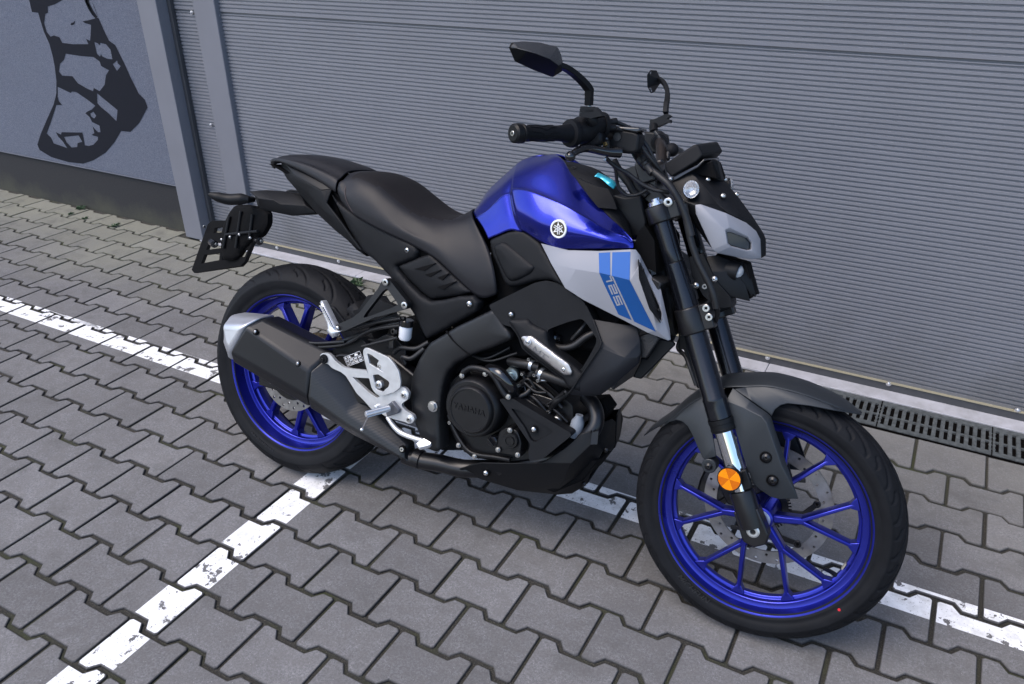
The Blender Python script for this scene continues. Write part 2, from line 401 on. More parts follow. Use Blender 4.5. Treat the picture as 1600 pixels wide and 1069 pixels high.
# white sill
sillm=bpy.data.materials.new('sill_white'); sillm.use_nodes=True; nt=sillm.node_tree; b=nt.nodes['Principled BSDF']; tc=nt.nodes.new('ShaderNodeTexCoord'); v=tc.outputs['Object']
n1=noise(nt,v,9,6,.7); n2=noise(nt,v,120,4,.6)
c=mixc(nt,mrange(nt,n1,.38,.64,0,.8),(.40,.40,.43),(.27,.27,.28)); c=mixc(nt,mrange(nt,n2,.62,.7,0,.5),c,(.25,.24,.22)); nt.links.new(c,b.inputs['Base Color']); b.inputs['Roughness'].default_value=.55
xs=[W(400,386).x-.9]
bm=bmesh.new(); xe=xb-.03; cuts=[xe,-.62,W(1199,575).x,2.9,6.0]
for q0,q1 in zip(cuts,cuts[1:]): addbox(bm,((q0+q1)/2,(1.966+YD+.01)/2,.0),(q1-q0-.002,YD+.01-1.966,.009))
o=frombm('door_sill',bm,sillm,angle=30); mods(o,bevel=.0015); tag(o,'white painted strip along the foot of the ribbed garage door','door sill')
# plaster wall with mural and plinth
pl=bpy.data.materials.new('plaster'); pl.use_nodes=True; nt=pl.node_tree; b=nt.nodes['Principled BSDF']; tc=nt.nodes.new('ShaderNodeTexCoord'); v=tc.outputs['Object']
n1=noise(nt,v,330,3,.6); n2=noise(nt,v,2,4,.6)
c=ramp(nt,n1,[(.32,(.052,.062,.092)),(.52,(.108,.122,.165)),(.72,(.19,.205,.25))]); c=mixc(nt,mrange(nt,n2,.3,.7,0,.25),c,(.10,.11,.135)); nt.links.new(c,b.inputs['Base Color']); b.inputs['Roughness'].default_value=.9
bumpn(nt,n1,1,.004,b)
wall=bpy.data.objects.new('plaster_wall',None); col.objects.link(wall); wall.location=(-3,2.036,0); tag(wall,'blue-grey plaster wall with a painted dark mural left of the garage door','wall')
def wl(o): o.parent=wall; o.location=-wall.location; return o
YW=2.032
zp=.5*(W(0,235,y=YW).z+W(271,289,y=YW).z)
wl(wbox('plaster',-9,xa-.001,YW,YW+.3,zp,3.2,pl,.002))
plm=bpy.data.materials.new('plinth'); plm.use_nodes=True; nt=plm.node_tree; b=nt.nodes['Principled BSDF']; tc=nt.nodes.new('ShaderNodeTexCoord'); v=tc.outputs['Object']
n1=noise(nt,v,150,4,.6); n2=noise(nt,v,5,5,.6); c=ramp(nt,n1,[(.35,(.009,.0095,.012)),(.7,(.019,.020,.023))]); sx=nt.nodes.new('ShaderNodeSeparateXYZ'); nt.links.new(v,sx.inputs[0])
gg=nt.nodes.new('ShaderNodeMath'); gg.operation='MULTIPLY_ADD'; nt.links.new(n2,gg.inputs[0]); gg.inputs[1].default_value=.28; nt.links.new(sx.outputs['Z'],gg.inputs[2])
c=mixc(nt,mrange(nt,gg.outputs[0],.12,.24,.6,0),c,(.06,.06,.04)); nt.links.new(c,b.inputs['Base Color']); b.inputs['Roughness'].default_value=.85; bumpn(nt,n1,.5,.002,b)
wl(wbox('upper_facade',-14,11,YD+.02,YD+.5,3.19,6.8,mat('facade_panel',(.13,.14,.165),.6,noise=.05,nscale=2),.01))
wl(wbox('plaster',-14,-9.001,YW,YW+.3,-.02,3.2,pl,.002))
wl(wbox('side_facade',6.001,11,YD,YD+.3,-.02,3.2,pl,.002))
wl(wbox('plinth',-9,xa-.001,YW+.008,YW+.3,-.02,zp-.001,plm,.002))
wl(wbox('plinth_edge',-9,xa-.001,YW-.003,YW+.0075,zp-.006,zp-.0005,mat('edge_strip',(.12,.13,.16),.6),0))
mur=mat('mural_paint',(.009,.0105,.016),.9,spec=.2,noise=.12,nscale=60,bump=.6,bscale=300)
MQ=240/987
def mpoly(pts,y,closed=True): return [W(p[0]*MQ,p[1]*MQ,y=y) for p in pts]
def decal(bm,pts,y):
    f=bm.faces.new([bm.verts.new(p) for p in mpoly(pts,y)]); return f
outer=[(150,-120),(165,-60),(187,0),(205,78),(245,82),(265,150),(280,200),(318,285),(338,360),(352,430),(362,520),(362,600),(345,670),(305,760),(262,860),(240,930),(255,965),(330,1010),(440,1042),(535,1052),(600,1030),(680,980),(735,915),(778,842),(838,848),(895,790),(948,690),(930,640),(890,600),(840,500),(795,400),(740,290),(700,262),(665,190),(630,110),(590,10),(560,-70),(520,-140)]
holes=[[(306,42),(350,28),(400,0),(430,-40),(520,-60),(545,10),(565,55),(590,95),(612,118),(570,130),(530,138),(545,148),(585,160),(582,225),(578,262),(552,250),(568,284),(470,284),(400,276),(382,240),(345,228),(325,236),(300,205),(283,150),(290,90),(308,82)],
 [(560,0),(585,0),(605,40),(622,85),(632,118),(615,108),(590,70),(572,30)],
 [(606,270),(630,280),(640,292),(645,276),(680,284),(710,320),(722,382),(690,378),(655,362),(650,348),(642,364),(622,345)],
 [(422,345),(520,360),(600,366),(640,395),(650,425),(700,452),(680,485),(672,545),(640,586),(602,565),(598,586),(560,570),(500,535),(465,490),(400,486),(378,460),(385,410),(410,385)],
 [(724,412),(745,395),(752,388),(756,408),(776,425),(752,456)],
 [(370,558),(455,598),(462,588),(490,592),(560,640),(612,680),(588,705),(565,715),(548,728),(575,752),(592,785),(640,808),(645,850),(630,850),(610,830),(596,812),(606,856),(588,868),(630,880),(628,900),(600,930),(570,938),(545,934),(530,852),(395,850),(392,865),(358,850),(375,880),(400,905),(432,952),(385,935),(345,922),(328,885),(300,858),(325,790),(362,676),(398,674),(378,650),(370,622)],
 [(624,600),(660,630),(755,708),(748,778),(690,722),(650,690),(625,662)],
 [(412,880),(460,875),(505,870),(528,912),(498,920),(496,945),(460,948),(428,915)],
 [(580,730),(600,718),(618,745),(605,762),(585,748)]]
bm=bmesh.new()
# one flat painted sheet with real openings: triangulated by scan
from mathutils.geometry import tessellate_polygon
loops=[[Vector((p[0],-p[1],0)) for p in outer]]+[[Vector((p[0],-p[1],0)) for p in h] for h in holes]
tri=tessellate_polygon(loops); flat=[p for l in loops for p in l]
V=[bm.verts.new(W(p.x*MQ,-p.y*MQ,y=YW-.0012)) for p in flat]
for t in tri:
    try: bm.faces.new([V[i] for i in t])
    except ValueError: pass
wl(frombm('mural',bm,mur,smooth=False))
bm=bmesh.new()
for b_ in ([(452,158),(458,148),(470,146),(478,134),(482,140),(476,156),(462,163)],[(545,-60),(560,-60),(575,20),(600,70),(628,110),(612,112),(580,70),(552,15)]): decal(bm,b_,YW-.0012)
wl(frombm('mural_stroke',bm,mur,smooth=False))
# drain channel
gm=mat('grate_iron',(.075,.083,.085),.6,.15,noise=.35,nscale=60,bump=.6,bscale=200)
gs=mat('drain_shade',(.0035,.003,.003),.95,spec=.05)
drain=bpy.data.objects.new('drain_channel',None); col.objects.link(drain); drain.location=(2.5,1.88,0); tag(drain,'slotted iron drainage grate set in the paving along the door sill','drain')
def dr(o): o.parent=drain; o.location=-drain.location; return o
ym,yM=1.786,1.9625; mod=.335; x0=1.676-mod
bm=bmesh.new()
for a_ in ((x0,6,ym-.004,ym+.001,-.08,-.001),(x0,6,yM-.001,yM+.003,-.08,-.001)): addbox(bm,((a_[0]+a_[1])/2,(a_[2]+a_[3])/2,(a_[4]+a_[5])/2),(a_[1]-a_[0],a_[3]-a_[2],a_[5]-a_[4]))
addbox(bm,((x0+6)/2,1.87,-.0055),(6-x0,.17,.001))  # near-black sheet just above the ground, painted as shade of a deep channel
addbox(bm,(x0-.0015,(ym+yM)/2,-.04),(.004,yM-ym+.006,.078))
dr(frombm('channel_body',bm,gs,smooth=False))
for k in range(14):
    xa0=x0+k*mod+.002; xb0=x0+(k+1)*mod-.002
    if xb0>6.1: break
    bm=bmesh.new(); L=xb0-xa0; xm=(xa0+xb0)/2; top=.0015; th=.006
    addbox(bm,(xm,ym+.012,top-th/2),(L,.022,th)); addbox(bm,(xm,yM-.014,top-th/2),(L,.026,th)); addbox(bm,(xm,1.869,top-th/2-.0006),(L,.008,th))
    n=14; p=L/n
    for q in range(n+1):
        xx=xa0+q*p
        if q in (0,n): wdt=.006; xx+= .0035 if q==0 else -.0035
        else: wdt=.0122
        addbox(bm,(xx,(ym+yM)/2,top-th/2-.0003),(wdt,yM-ym-.046,th))
        for r in range(5):
            yy=ym+.036+r*.024; addlathe(bm,(xx,yy,top-.0008),(0,0,1),[(0,.0055),(.0012,.004),(.0016,0)],8)
    o=frombm('grate',bm,gm,angle=25); dr(o)
# weeds at the wall
leafm=mat('weed_leaf',(.05,.085,.04),.6,noise=.3,nscale=90)
def weed(px,s,seed,label):
    p=W(*px); r=random.Random(seed); bm=bmesh.new()
    for k in range(26):
        a=r.uniform(0,6.28); L=.75*s*r.uniform(.4,1); rise=r.uniform(.15,.6)*L; wd=L*.13; d=Vector((math.cos(a),math.sin(a),0)); sd=Vector((-d.y,d.x,0))
        b0=Vector((p.x+r.uniform(-.25,.25)*s,p.y+r.uniform(-.2,.2)*s,.0)); m1=b0+d*L*.5+Vector((0,0,rise)); tp=b0+d*L+Vector((0,0,rise*.8))
        vs=[bm.verts.new(q) for q in (b0-sd*wd*.2,b0+sd*wd*.2,m1+sd*wd,tp,m1-sd*wd)]; bm.faces.new(vs)
    o=frombm('weed',bm,leafm,smooth=False,recalc=False)
    o.data.transform(Matrix.Translation(-Vector((p.x,p.y,0)))); o.location=(p.x,p.y,0); tag(o,label,'weed','small weeds growing in paving joints by the wall')
weed((127,327),.055,1,'small green weed at the plinth foot, leftmost of the pair under the mural'); weed((110,335),.03,5,'tiny weed in a paving joint just below the leftmost plinth weed'); weed((178,354),.045,2,'small reddish green weed in the paving right of the mural weeds'); weed((132,342),.03,3,'tiny dark weed between the two larger weeds below the mural')
weed((556,445),.075,4,'green weed against the white sill just beyond the rear tyre')

# ================================================================ MOTORCYCLE (local frame: x forward, y to the far side, z up, leaning on its stand)
import numpy as np
def Q(ox,oy,s): return lambda u,v,y: U(ox+u*s,oy+v*s,y)
q1=Q(290,220,400/1527); q2=Q(330,400,400/1188); q3=Q(560,320,340/1298); q4=Q(640,480,340/1212); q5=Q(780,40,400/1527); q6=Q(980,210,250/990); q7=Q(720,220,360/1203)
w1=Q(970,560,460/1093); w2=Q(1080,580,270/962); w3=Q(1000,560,180/1069); w4=Q(1080,700,180/1069); p5=Q(490,480,230/1024); t6=Q(880,300,180/740); m7=Q(790,470,170/1212)
k1=Q(780,50,180/1283); k2=Q(880,170,180/1374); k3=Q(940,220,180/1283); k4=Q(1060,460,180/962); k5=Q(420,420,200/1425); k6=Q(240,240,220/1307)
V3=Vector
# paints
blue=mat('blue_metallic',(.011,.019,.29),.20,.85,coat=.5,spec=.6,coatr=.02)
_nt=blue.node_tree; _b=_nt.nodes['Principled BSDF']; _tc=_nt.nodes.new('ShaderNodeTexCoord')
_v=_nt.nodes.new('ShaderNodeTexVoronoi'); _v.inputs['Scale'].default_value=1400; _nt.links.new(_tc.outputs['Object'],_v.inputs['Vector'])
_bp=_nt.nodes.new('ShaderNodeBump'); _bp.inputs['Strength'].default_value=.12; _bp.inputs['Distance'].default_value=.0006; _nt.links.new(_v.outputs['Color'],_bp.inputs['Height']); _nt.links.new(_bp.outputs[0],_b.inputs['Normal'])
wheelblue=mat('wheel_blue',(.020,.027,.31),.29,.85,coat=.35,spec=.5,coatr=.2,noise=.04,nscale=20)
silverp=mat('silver_paint',(.235,.242,.27),.52,.2,coat=.15,spec=.4,coatr=.35,bump=.08,bscale=900)
greyp=mat('dark_grey_paint',(.022,.026,.031),.46,.35,coat=.05,spec=.5,bump=.06,bscale=900)
plast=mat('black_plastic',(.0050,.0055,.007),.52,spec=.24,bump=.5,bscale=1100,noise=.22,nscale=22)
plast2=mat('black_plastic_fine',(.0045,.005,.0062),.46,spec=.26,noise=.1,nscale=15)
satin=mat('satin_black_metal',(.0075,.0075,.009),.34,.2,spec=.6,noise=.12,nscale=40,bump=.1,bscale=600)
rubber=mat('tyre_rubber',(.0070,.0075,.0092),.6,spec=.16,noise=.22,nscale=30,bump=.15,bscale=900)
hose=mat('hose_rubber',(.007,.007,.008),.45,spec=.5)
leather=mat('seat_vinyl',(.0075,.0075,.010),.45,spec=.32,bump=.45,bscale=700)
chrome=mat('chrome',(.75,.76,.78),.08,1.0)
steel=mat('bolt_steel',(.46,.46,.46),.30,1.0)
alu=mat('cast_aluminium',(.62,.63,.65),.38,.75,noise=.06,nscale=60,bump=.12,bscale=500)
discm=mat('brake_disc',(.24,.23,.225),.42,.8,noise=.2,nscale=50)
gloss=mat('gloss_black',(.006,.006,.007),.12,spec=.6,coat=.5)
void=mat('dark_recess',(.004,.004,.0045),.8,spec=.1)  # near-black, also stands in for shade in slits and sockets
white=mat('white_print',(.72,.73,.75),.5)
clear=mat('clear_lens',(.9,.92,.95),.04,trans=.9,ior=1.45)
orange=mat('amber_reflector',(.72,.215,.0),.45,spec=.2,emis=None)
teal=mat('teal_film',(.03,.40,.55),.3,.3,coat=.6)
decalblue=mat('stripe_blue',(.003,.070,.27),.3,.45,coat=.6,coatr=.1)
frost=mat('translucent_plastic',(.60,.62,.66),.4,spec=.4)
bike=bpy.data.objects.new('motorcycle',None); col.objects.link(bike)
bm4=BR.to_4x4(); bm4.translation=BO; bike.matrix_world=bm4
tag(bike,'blue, silver and black naked motorcycle parked leaning beside the grey garage door','motorcycle')
def spatch(grid,nu=6,nv=6):
    """interpolating spline surface through a grid of control points"""
    rows=[catmull(r,nu) for r in grid]
    cols=[catmull([r[i] for r in rows],nv) for i in range(len(rows[0]))]
    return [[c[j] for c in cols] for j in range(len(cols[0]))]
def gridmesh(name,g,m,parent,closed_u=False,closed_v=False,angle=50,solid=None,offset=1):
    nr=len(g);nc=len(g[0]); vs=[p for r in g for p in r]; fs=[]
    for i in range(nr-(0 if closed_v else 1)):
        for j in range(nc-(0 if closed_u else 1)):
            a=i*nc+j;b=i*nc+(j+1)%nc;c=((i+1)%nr)*nc+(j+1)%nc;d=((i+1)%nr)*nc+j; fs.append((a,b,c,d))
    o=pyd(name,vs,fs,m,parent,angle=angle)
    if solid: mods(o,solid=solid,offset=offset)
    return o
def mirror_grid(g): return [[V3((p.x,-p.y,p.z)) for p in r] for r in g]
def smooth_sym(name,grid,m,parent,nu=6,nv=6,angle=50,solid=.003):
    """rows run from the middle plane (first row, y=0) to the near lower edge; the far half is its mirror image"""
    g=spatch(grid,nu,nv); full=[[V3((p.x,-p.y,p.z)) for p in r] for r in g[:0:-1]]+g
    o=gridmesh(name,full,m,parent,angle=angle)
    bm=bmesh.new(); bm.from_mesh(o.data); bmesh.ops.recalc_face_normals(bm,faces=bm.faces); 
    # outward test: normals should point away from the body core
    c=sum((f.calc_center_median() for f in bm.faces),V3())/len(bm.faces); s=sum((f.normal.dot(f.calc_center_median()-c)) for f in bm.faces)
    if s<0: bmesh.ops.reverse_faces(bm,faces=bm.faces)
    bm.to_mesh(o.data); bm.free()
    if solid: mods(o,solid=solid,offset=-1)
    return o
def outward(o,ref):
    bm=bmesh.new(); bm.from_mesh(o.data); ref=V3(ref); s=sum(f.normal.dot(f.calc_center_median()-ref)*f.calc_area() for f in bm.faces)
    if s<0: bmesh.ops.reverse_faces(bm,faces=bm.faces)
    bm.to_mesh(o.data); bm.free(); return o
def facets(name,vs,fs,m,parent,thick=.004,bevel=.002,seg=2,both=False,angle=35):
    """faceted shell: shared vertices, thickness goes inward (away from the near side)"""
    o=pyd(name,vs,fs,m,parent,angle=angle); c=sum((V3(v) for v in vs),V3())/len(vs); outward(o,(c.x,.6,c.z-.15))
    mods(o,solid=thick,offset=-1); mods(o,bevel=bevel,seg=seg,ang=14)
    r=[o]
    if both=='join': join_mirror(o)
    elif both: r.append(ymir(o))
    return r
def slab(name,pts,depth,m,parent,bevel=.002,both=False,seg=2,smooth=True):
    """flat plate: near outline pts, extruded towards the far side by depth"""
    o=prism(name,pts,(0,depth,0),m,parent,bevel,seg,smooth)
    if both: ymir(o)
    return o
def bolt(p,d=(0,-1,0),r=.006,h=.004,m=None,parent=None,kind='hex',name='bolt'):
    p=V3(p); d=V3(d).normalized(); bm=bmesh.new()
    if kind=='dome':
        addlathe(bm,p,d,[(-.002,r),(h*.35,r),(h*.8,r*.72),(h,r*.42),(h*.55,r*.36),(h*.5,0)],18)
    elif kind=='cap':
        addlathe(bm,p,d,[(-.002,r),(h*.9,r),(h,r*.92),(h,r*.5),(h*.3,r*.46),(h*.3,0)],18)
    else:
        addlathe(bm,p,d,[(-.002,r*1.35),(h*.3,r*1.35),(h*.32,r)],18); addlathe(bm,p,d,[(h*.3,r),(h,r),(h*1.02,r*.8),(h*1.02,0)],6)
    o=frombm(name,bm,m or steel,parent,angle=30)
    if kind!='hex':      # near-black hex paints the socket's shade, second material of the same mesh
        o.data.materials.append(void); b2=bmesh.new(); b2.from_mesh(o.data); n0=len(b2.faces)
        tt=(h*.53 if kind=='dome' else h*.34); x,y,z=frame(d); hx=[b2.verts.new(p+z*tt+(x*math.cos(a)+y*math.sin(a))*r*(.33 if kind=='dome' else .42)) for a in [k*math.pi/3 for k in range(6)]]
        f=b2.faces.new(hx); f.normal_update()
        if f.normal.dot(d)<0: f.normal_flip()
        f.material_index=1; b2.to_mesh(o.data); b2.free()
    return o
def tube(name,pts,r,m,parent,n=12,sm=6):
    bm=bmesh.new(); addtube(bm,pts,r,n,sm); return frombm(name,bm,m,parent,angle=60)
def lathe(name,p,d,prof,m,parent,n=40,angle=35):
    bm=bmesh.new(); addlathe(bm,p,d,prof,n); return frombm(name,bm,m,parent,angle=angle)
# ---------------------------------------------------------------- wheels
def tyre(name,R,half,parent,grooves,nper,beadr=.229,beady=.042,seed=0,writing=None,wang=-2.2):
    NT=1400; 
    # cross-section: list of (y, r) from near bead over the crown to the far bead
    prof=[(-beady+.002,beadr-.004),(-beady-.003,beadr+.006),(-beady-.0045,beadr+.010)]
    sh_r=R-(.030 if half<.06 else .040); sh_y=half
    prof+=[(-(beady+(sh_y-beady)*t)-.003*math.sin(t*math.pi), beadr+.010+(sh_r-beadr-.012)*t) for t in (.15,.35,.55,.75,.92)]
    prof+=[(-sh_y-.0005,sh_r+.0005)]
    n1=44; crown=[]
    for k in range(n1+1):
        s=-1+2*k/n1; yy=s*(sh_y-.0008); rr=sh_r+.0015+(R-sh_r-.0015)*(1-abs(s)**2.15)**.62 if abs(s)<1 else sh_r+.0015
        crown.append((yy,rr,s))
    left=prof; full=[(y,r,None) for y,r in left]+crown+[(-y,r,None) for y,r in left[::-1]]
    M=len(full); th=np.linspace(0,2*np.pi,NT,endpoint=False)
    S=np.array([c[2] for c in crown]); per=2*np.pi/nper
    dist=np.full((NT,len(crown)),1.0)
    for side in (1,-1):
        ph=0 if side==1 else per/2
        for g in grooves:
            P=[]
            for (a0,s0),(a1,s1) in zip(g,g[1:]):
                for t in np.linspace(0,1,9): P.append((a0+(a1-a0)*t,(s0+(s1-s0)*t)))
            for a,s in P:
                da=(th-(np.radians(a)+ph)); da=(da+per/2)%per-per/2
                dd=np.sqrt((da[:,None]*R)**2+((S[None,:]*side-s)*half)**2); dist=np.minimum(dist,dd)
    dep=np.zeros((NT,M)); dep[:,len(left):len(left)+len(crown)]=np.clip(1-(dist/.0031),0,1)**.45*.0048
    Y=np.array([c[0] for c in full]); Rr=np.array([c[1] for c in full])
    r=Rr[None,:]-dep; X=r*np.cos(th)[:,None]; Z=r*np.sin(th)[:,None]; YY=np.broadcast_to(Y,(NT,M))
    vs=np.stack([X,YY,Z],-1).reshape(-1,3)
    i=np.arange(NT)[:,None]*M+np.arange(M-1)[None,:]; j=((np.arange(NT)+1)%NT)[:,None]*M+np.arange(M-1)[None,:]
    fs=np.stack([i,i+1,j+1,j],-1).reshape(-1,4)
    me=bpy.data.meshes.new(name); me.vertices.add(len(vs)); me.vertices.foreach_set('co',vs.ravel()); me.loops.add(fs.size); me.loops.foreach_set('vertex_index',fs.ravel())
    me.polygons.add(len(fs)); me.polygons.foreach_set('loop_start',np.arange(0,fs.size,4)); me.update(calc_edges=True); me.validate()
    if True:
        # orientation check on a crown face
        k=len(me.polygons)//2; f=me.polygons[(M-1)*0+len(left)+n1//2]; c=f.center
        if f.normal.dot(V3((c.x,0,c.z)))<0: me.flip_normals()
    o=link(name,me,rubber,parent,angle=None)
    return o
def sidewall_text(body,size,r,ang,y,parent,m,depth=.0012):
    cu=bpy.data.curves.new('t','FONT'); cu.body=body; cu.size=size; cu.extrude=depth; cu.align_x='CENTER'; cu.align_y='CENTER'; cu.shear=.25; cu.offset=.0004; cu.resolution_u=3
    o=bpy.data.objects.new('t',cu); col.objects.link(o); dg=bpy.context.evaluated_depsgraph_get(); me=bpy.data.meshes.new_from_object(o.evaluated_get(dg)); bpy.data.objects.remove(o)
    for v in me.vertices:
        rr=r-v.co.y; a=ang+v.co.x/r; v.co=V3((rr*math.cos(a),y-v.co.z,rr*math.sin(a)))
    me.materials.clear(); return link('sidewall_lettering',me,m,parent,smooth=False)
raised=mat('tyre_lettering',(.0115,.012,.014),.55,spec=.4)
def rimmesh(parent,hw,name='rim'):
    pr=[(-hw,.2335),(-hw-.0015,.2325),(-hw-.001,.2300),(-hw+.0015,.2278),(-hw+.004,.2264),(-.0245,.2225),(-.0225,.2212),(-.0214,.2185),(-.0212,.2090),(-.0202,.2075),(-.0100,.2058),(-.0088,.2046),(-.0082,.2008),(-.007,.1994)]
    pr=pr+[(-.001,.1990),(.001,.1990)]+[(-y,r) for y,r in pr[::-1]]
    inner=[(hw-.004,.2335),(hw-.008,.2295),(.026,.2258),(-.026,.2258),(-hw+.008,.2295),(-hw+.004,.2335)]
    loop=pr+inner; N=160; bm=bmesh.new(); R=[]
    for k in range(N):
        a=2*math.pi*k/N; R.append([bm.verts.new((r*math.cos(a),y,r*math.sin(a))) for y,r in loop])
    for k in range(N):
        A=R[k];B=R[(k+1)%N]
        for i in range(len(loop)): bm.faces.new((A[i],A[(i+1)%len(loop)],B[(i+1)%len(loop)],B[i]))
    o=frombm(name,bm,wheelblue,parent,angle=32); return o
def spoke(parent,mid,spread,rj,rhub,w0,w1,y0,y1,depth0,depth1,rend=.2005,wj=None):
    """Y shaped spoke: one arm from the hub that forks to the rim"""
    bm=bmesh.new()
    def P(r,a): return V3((r*math.cos(a),0,r*math.sin(a)))
    def bar(p,q,wa,wb,ya,yb,da,db):
        d=(q-p).normalized(); s=V3((-d.z,0,d.x)); vs=[]
        for c,wd,yy,dp in ((p,wa,ya,da),(q,wb,yb,db)):
            # hexagonal-ish section with a chamfered near face
            sec=[(-wd/2,dp*.18),(-wd*.30,0),(wd*.30,0),(wd/2,dp*.18),(wd*.42,dp),(-wd*.42,dp)]
            vs.append([bm.verts.new(c+s*a+V3((0,yy+b,0))) for a,b in sec])
        A,B=vs
        for i in range(6): bm.faces.new((A[i],A[(i+1)%6],B[(i+1)%6],B[i]))
        bm.faces.new(A); bm.faces.new(B[::-1])
    j=P(rj,mid); wj=wj or w0*.85; yj=y0+(y1-y0)*(rj-rhub)/(rend-rhub); dj=depth0+(depth1-depth0)*(rj-rhub)/(rend-rhub)
    bar(P(rhub,mid),j*1.04,w0,wj,y0,yj,depth0,dj)
    for sg in (-1,1):
        e=P(rend,mid+sg*spread); st=P(rj*.97,mid+sg*.02)+0*j
        bar(st,e,w1*1.25,w1,yj-.0004*sg,y1-.0002,dj,depth1)
        # flared foot on the rim
        d=(e-st).normalized(); s=V3((-d.z,0,d.x)); a=mid+sg*spread
        f0=e-d*.014; pts=[f0-s*w1*.48,f0+s*w1*.48]; 
        q1_=P(rend+.0058,a+.075); q0_=P(rend+.0058,a-.075); qm=P(rend-.001,a+.062); qn=P(rend-.001,a-.062)
        order=[f0+s*w1*.48,qm,q1_,q0_,qn,f0-s*w1*.48]
        A=[bm.verts.new(p+V3((0,y1-.0006,0))) for p in order]; B=[bm.verts.new(p+V3((0,y1+depth1*.9,0))) for p in order]
        bm.faces.new(A); bm.faces.new(B[::-1])
        for i in range(6): bm.faces.new((A[i],B[i],B[(i+1)%6],A[(i+1)%6]))
    o=frombm('spoke',bm,wheelblue,parent,angle=30); mods(o,bevel=.0012,seg=2,ang=30); return o
def annulus(bm,r0,r1,y0,y1,n=96,holes=(),hr=.004):
    """flat ring with real drilled holes made by polar tiling"""
    for yy in (y0,y1):
        pass
def disc(name,r0,r1,y0,th,parent,m,nh=12,rows=((.35,0),(.65,.5)),hr=.0042):
    # ring with drilled holes: tessellate ring face with circular openings
    from mathutils.geometry import tessellate_polygon
    N=120; loops=[[V3((r1*math.cos(2*math.pi*k/N),r1*math.sin(2*math.pi*k/N),0)) for k in range(N)],[V3((r0*math.cos(2*math.pi*k/N),r0*math.sin(2*math.pi*k/N),0)) for k in range(N)]]
    for fr,ph in rows:
        for k in range(nh):
            a=2*math.pi*(k+ph)/nh; rr=r0+(r1-r0)*fr; c=V3((rr*math.cos(a),rr*math.sin(a),0)); loops.append([c+V3((hr*math.cos(t),hr*math.sin(t),0)) for t in [2*math.pi*q/10 for q in range(10)]])
    tri=tessellate_polygon(loops); flat=[p for l in loops for p in l]; bm=bmesh.new()
    A=[bm.verts.new((p.x,y0,p.y)) for p in flat]; B=[bm.verts.new((p.x,y0+th,p.y)) for p in flat]
    for t in tri:
        for L_,rev in ((A,0),(B,1)):
            try: bm.faces.new([L_[i] for i in (t if not rev else t[::-1])])
            except ValueError: pass
    k=0
    for l in loops:
        n=len(l)
        for i in range(n): bm.faces.new((A[k+i],A[k+(i+1)%n],B[k+(i+1)%n],B[k+i]))
        k+=n
    return frombm(name,bm,m,parent,smooth=False)
LONGG=[(0,-.93),(2.2,-.83),(5,-.72),(9,-.58),(14,-.44),(19,-.34),(24,-.27)]
SHORT=[(9.5,-.90),(11,-.82),(13.5,-.74)]
MIDG=[(6,-.16),(10,-.10),(14,-.06)]
# front
fw=bpy.data.objects.new('front_wheel',None); col.objects.link(fw); fw.parent=bike; fw.location=(1.345,0,.296); fw.rotation_euler=(0,0,D2R(1.0))
tyre('tyre',.2962,.0505,fw,[LONGG,SHORT,MIDG],22)
rimmesh(fw,.0425)
for k in range(6):
    spoke(fw,D2R(10.5+60*k),D2R(14.3),.086,.024,.022,.0098,-.032,-.0165,.030,.026,wj=.017)
lathe('hub',(0,-.042,0),(0,1,0),[(0,0),(0,.019),(.004,.026),(.016,.030),(.068,.030),(.082,.034),(.086,.030),(.086,0)],wheelblue,fw)
disc('brake_disc',.116,.146,.050,.0045,fw,discm,18,((.3,0),(.72,.5)),.0034)
bm=bmesh.new()
for k in range(6):
    a=D2R(2+60*k); c,s=math.cos(a),math.sin(a)
    for (ra,aa,rb,ab,wd) in ((.036,a-.25,.084,a+.02,.012),(.084,a+.02,.112,a+.30,.013),(.084,a+.02,.108,a-.22,.011)):
        p=V3((ra*math.cos(aa),.049,ra*math.sin(aa)));q=V3((rb*math.cos(ab),.049,rb*math.sin(ab))); d=(q-p).normalized(); s_=V3((-d.z,0,d.x))
        A=[bm.verts.new(p+s_*wd*.5),bm.verts.new(p-s_*wd*.5),bm.verts.new(q-s_*wd*.42),bm.verts.new(q+s_*wd*.42)]; B=[bm.verts.new(v.co+V3((0,.0052,0))) for v in A]
        bm.faces.new(A);bm.faces.new(B[::-1])
        for i in range(4): bm.faces.new((A[i],B[i],B[(i+1)%4],A[(i+1)%4]))
addlathe(bm,(0,.047,0),(0,1,0),[(0,.026),(0,.042),(.007,.042),(.007,.026)],40)
o=frombm('disc_carrier',bm,satin,fw,angle=30); mods(o,bevel=.001)
for k in range(6):
    a=D2R(19+60*k); bolt((.1105*math.cos(a),.0485,.1105*math.sin(a)),(0,-1,0),.0085,.004,satin,fw,'cap','disc_button')
bm=bmesh.new()
addlathe(bm,(0,.041,0),(0,1,0),[(0,.036),(0,.049),(.002,.049),(.002,.036)],48)
for k in range(44):
    a=2*math.pi*k/44; 
    R_=Matrix.Rotation(-a,3,'Y'); addbox(bm,R_@V3((.0525,.042,0)),(.007,.002,.0034),R_)
frombm('abs_ring',bm,satin,fw,smooth=False)
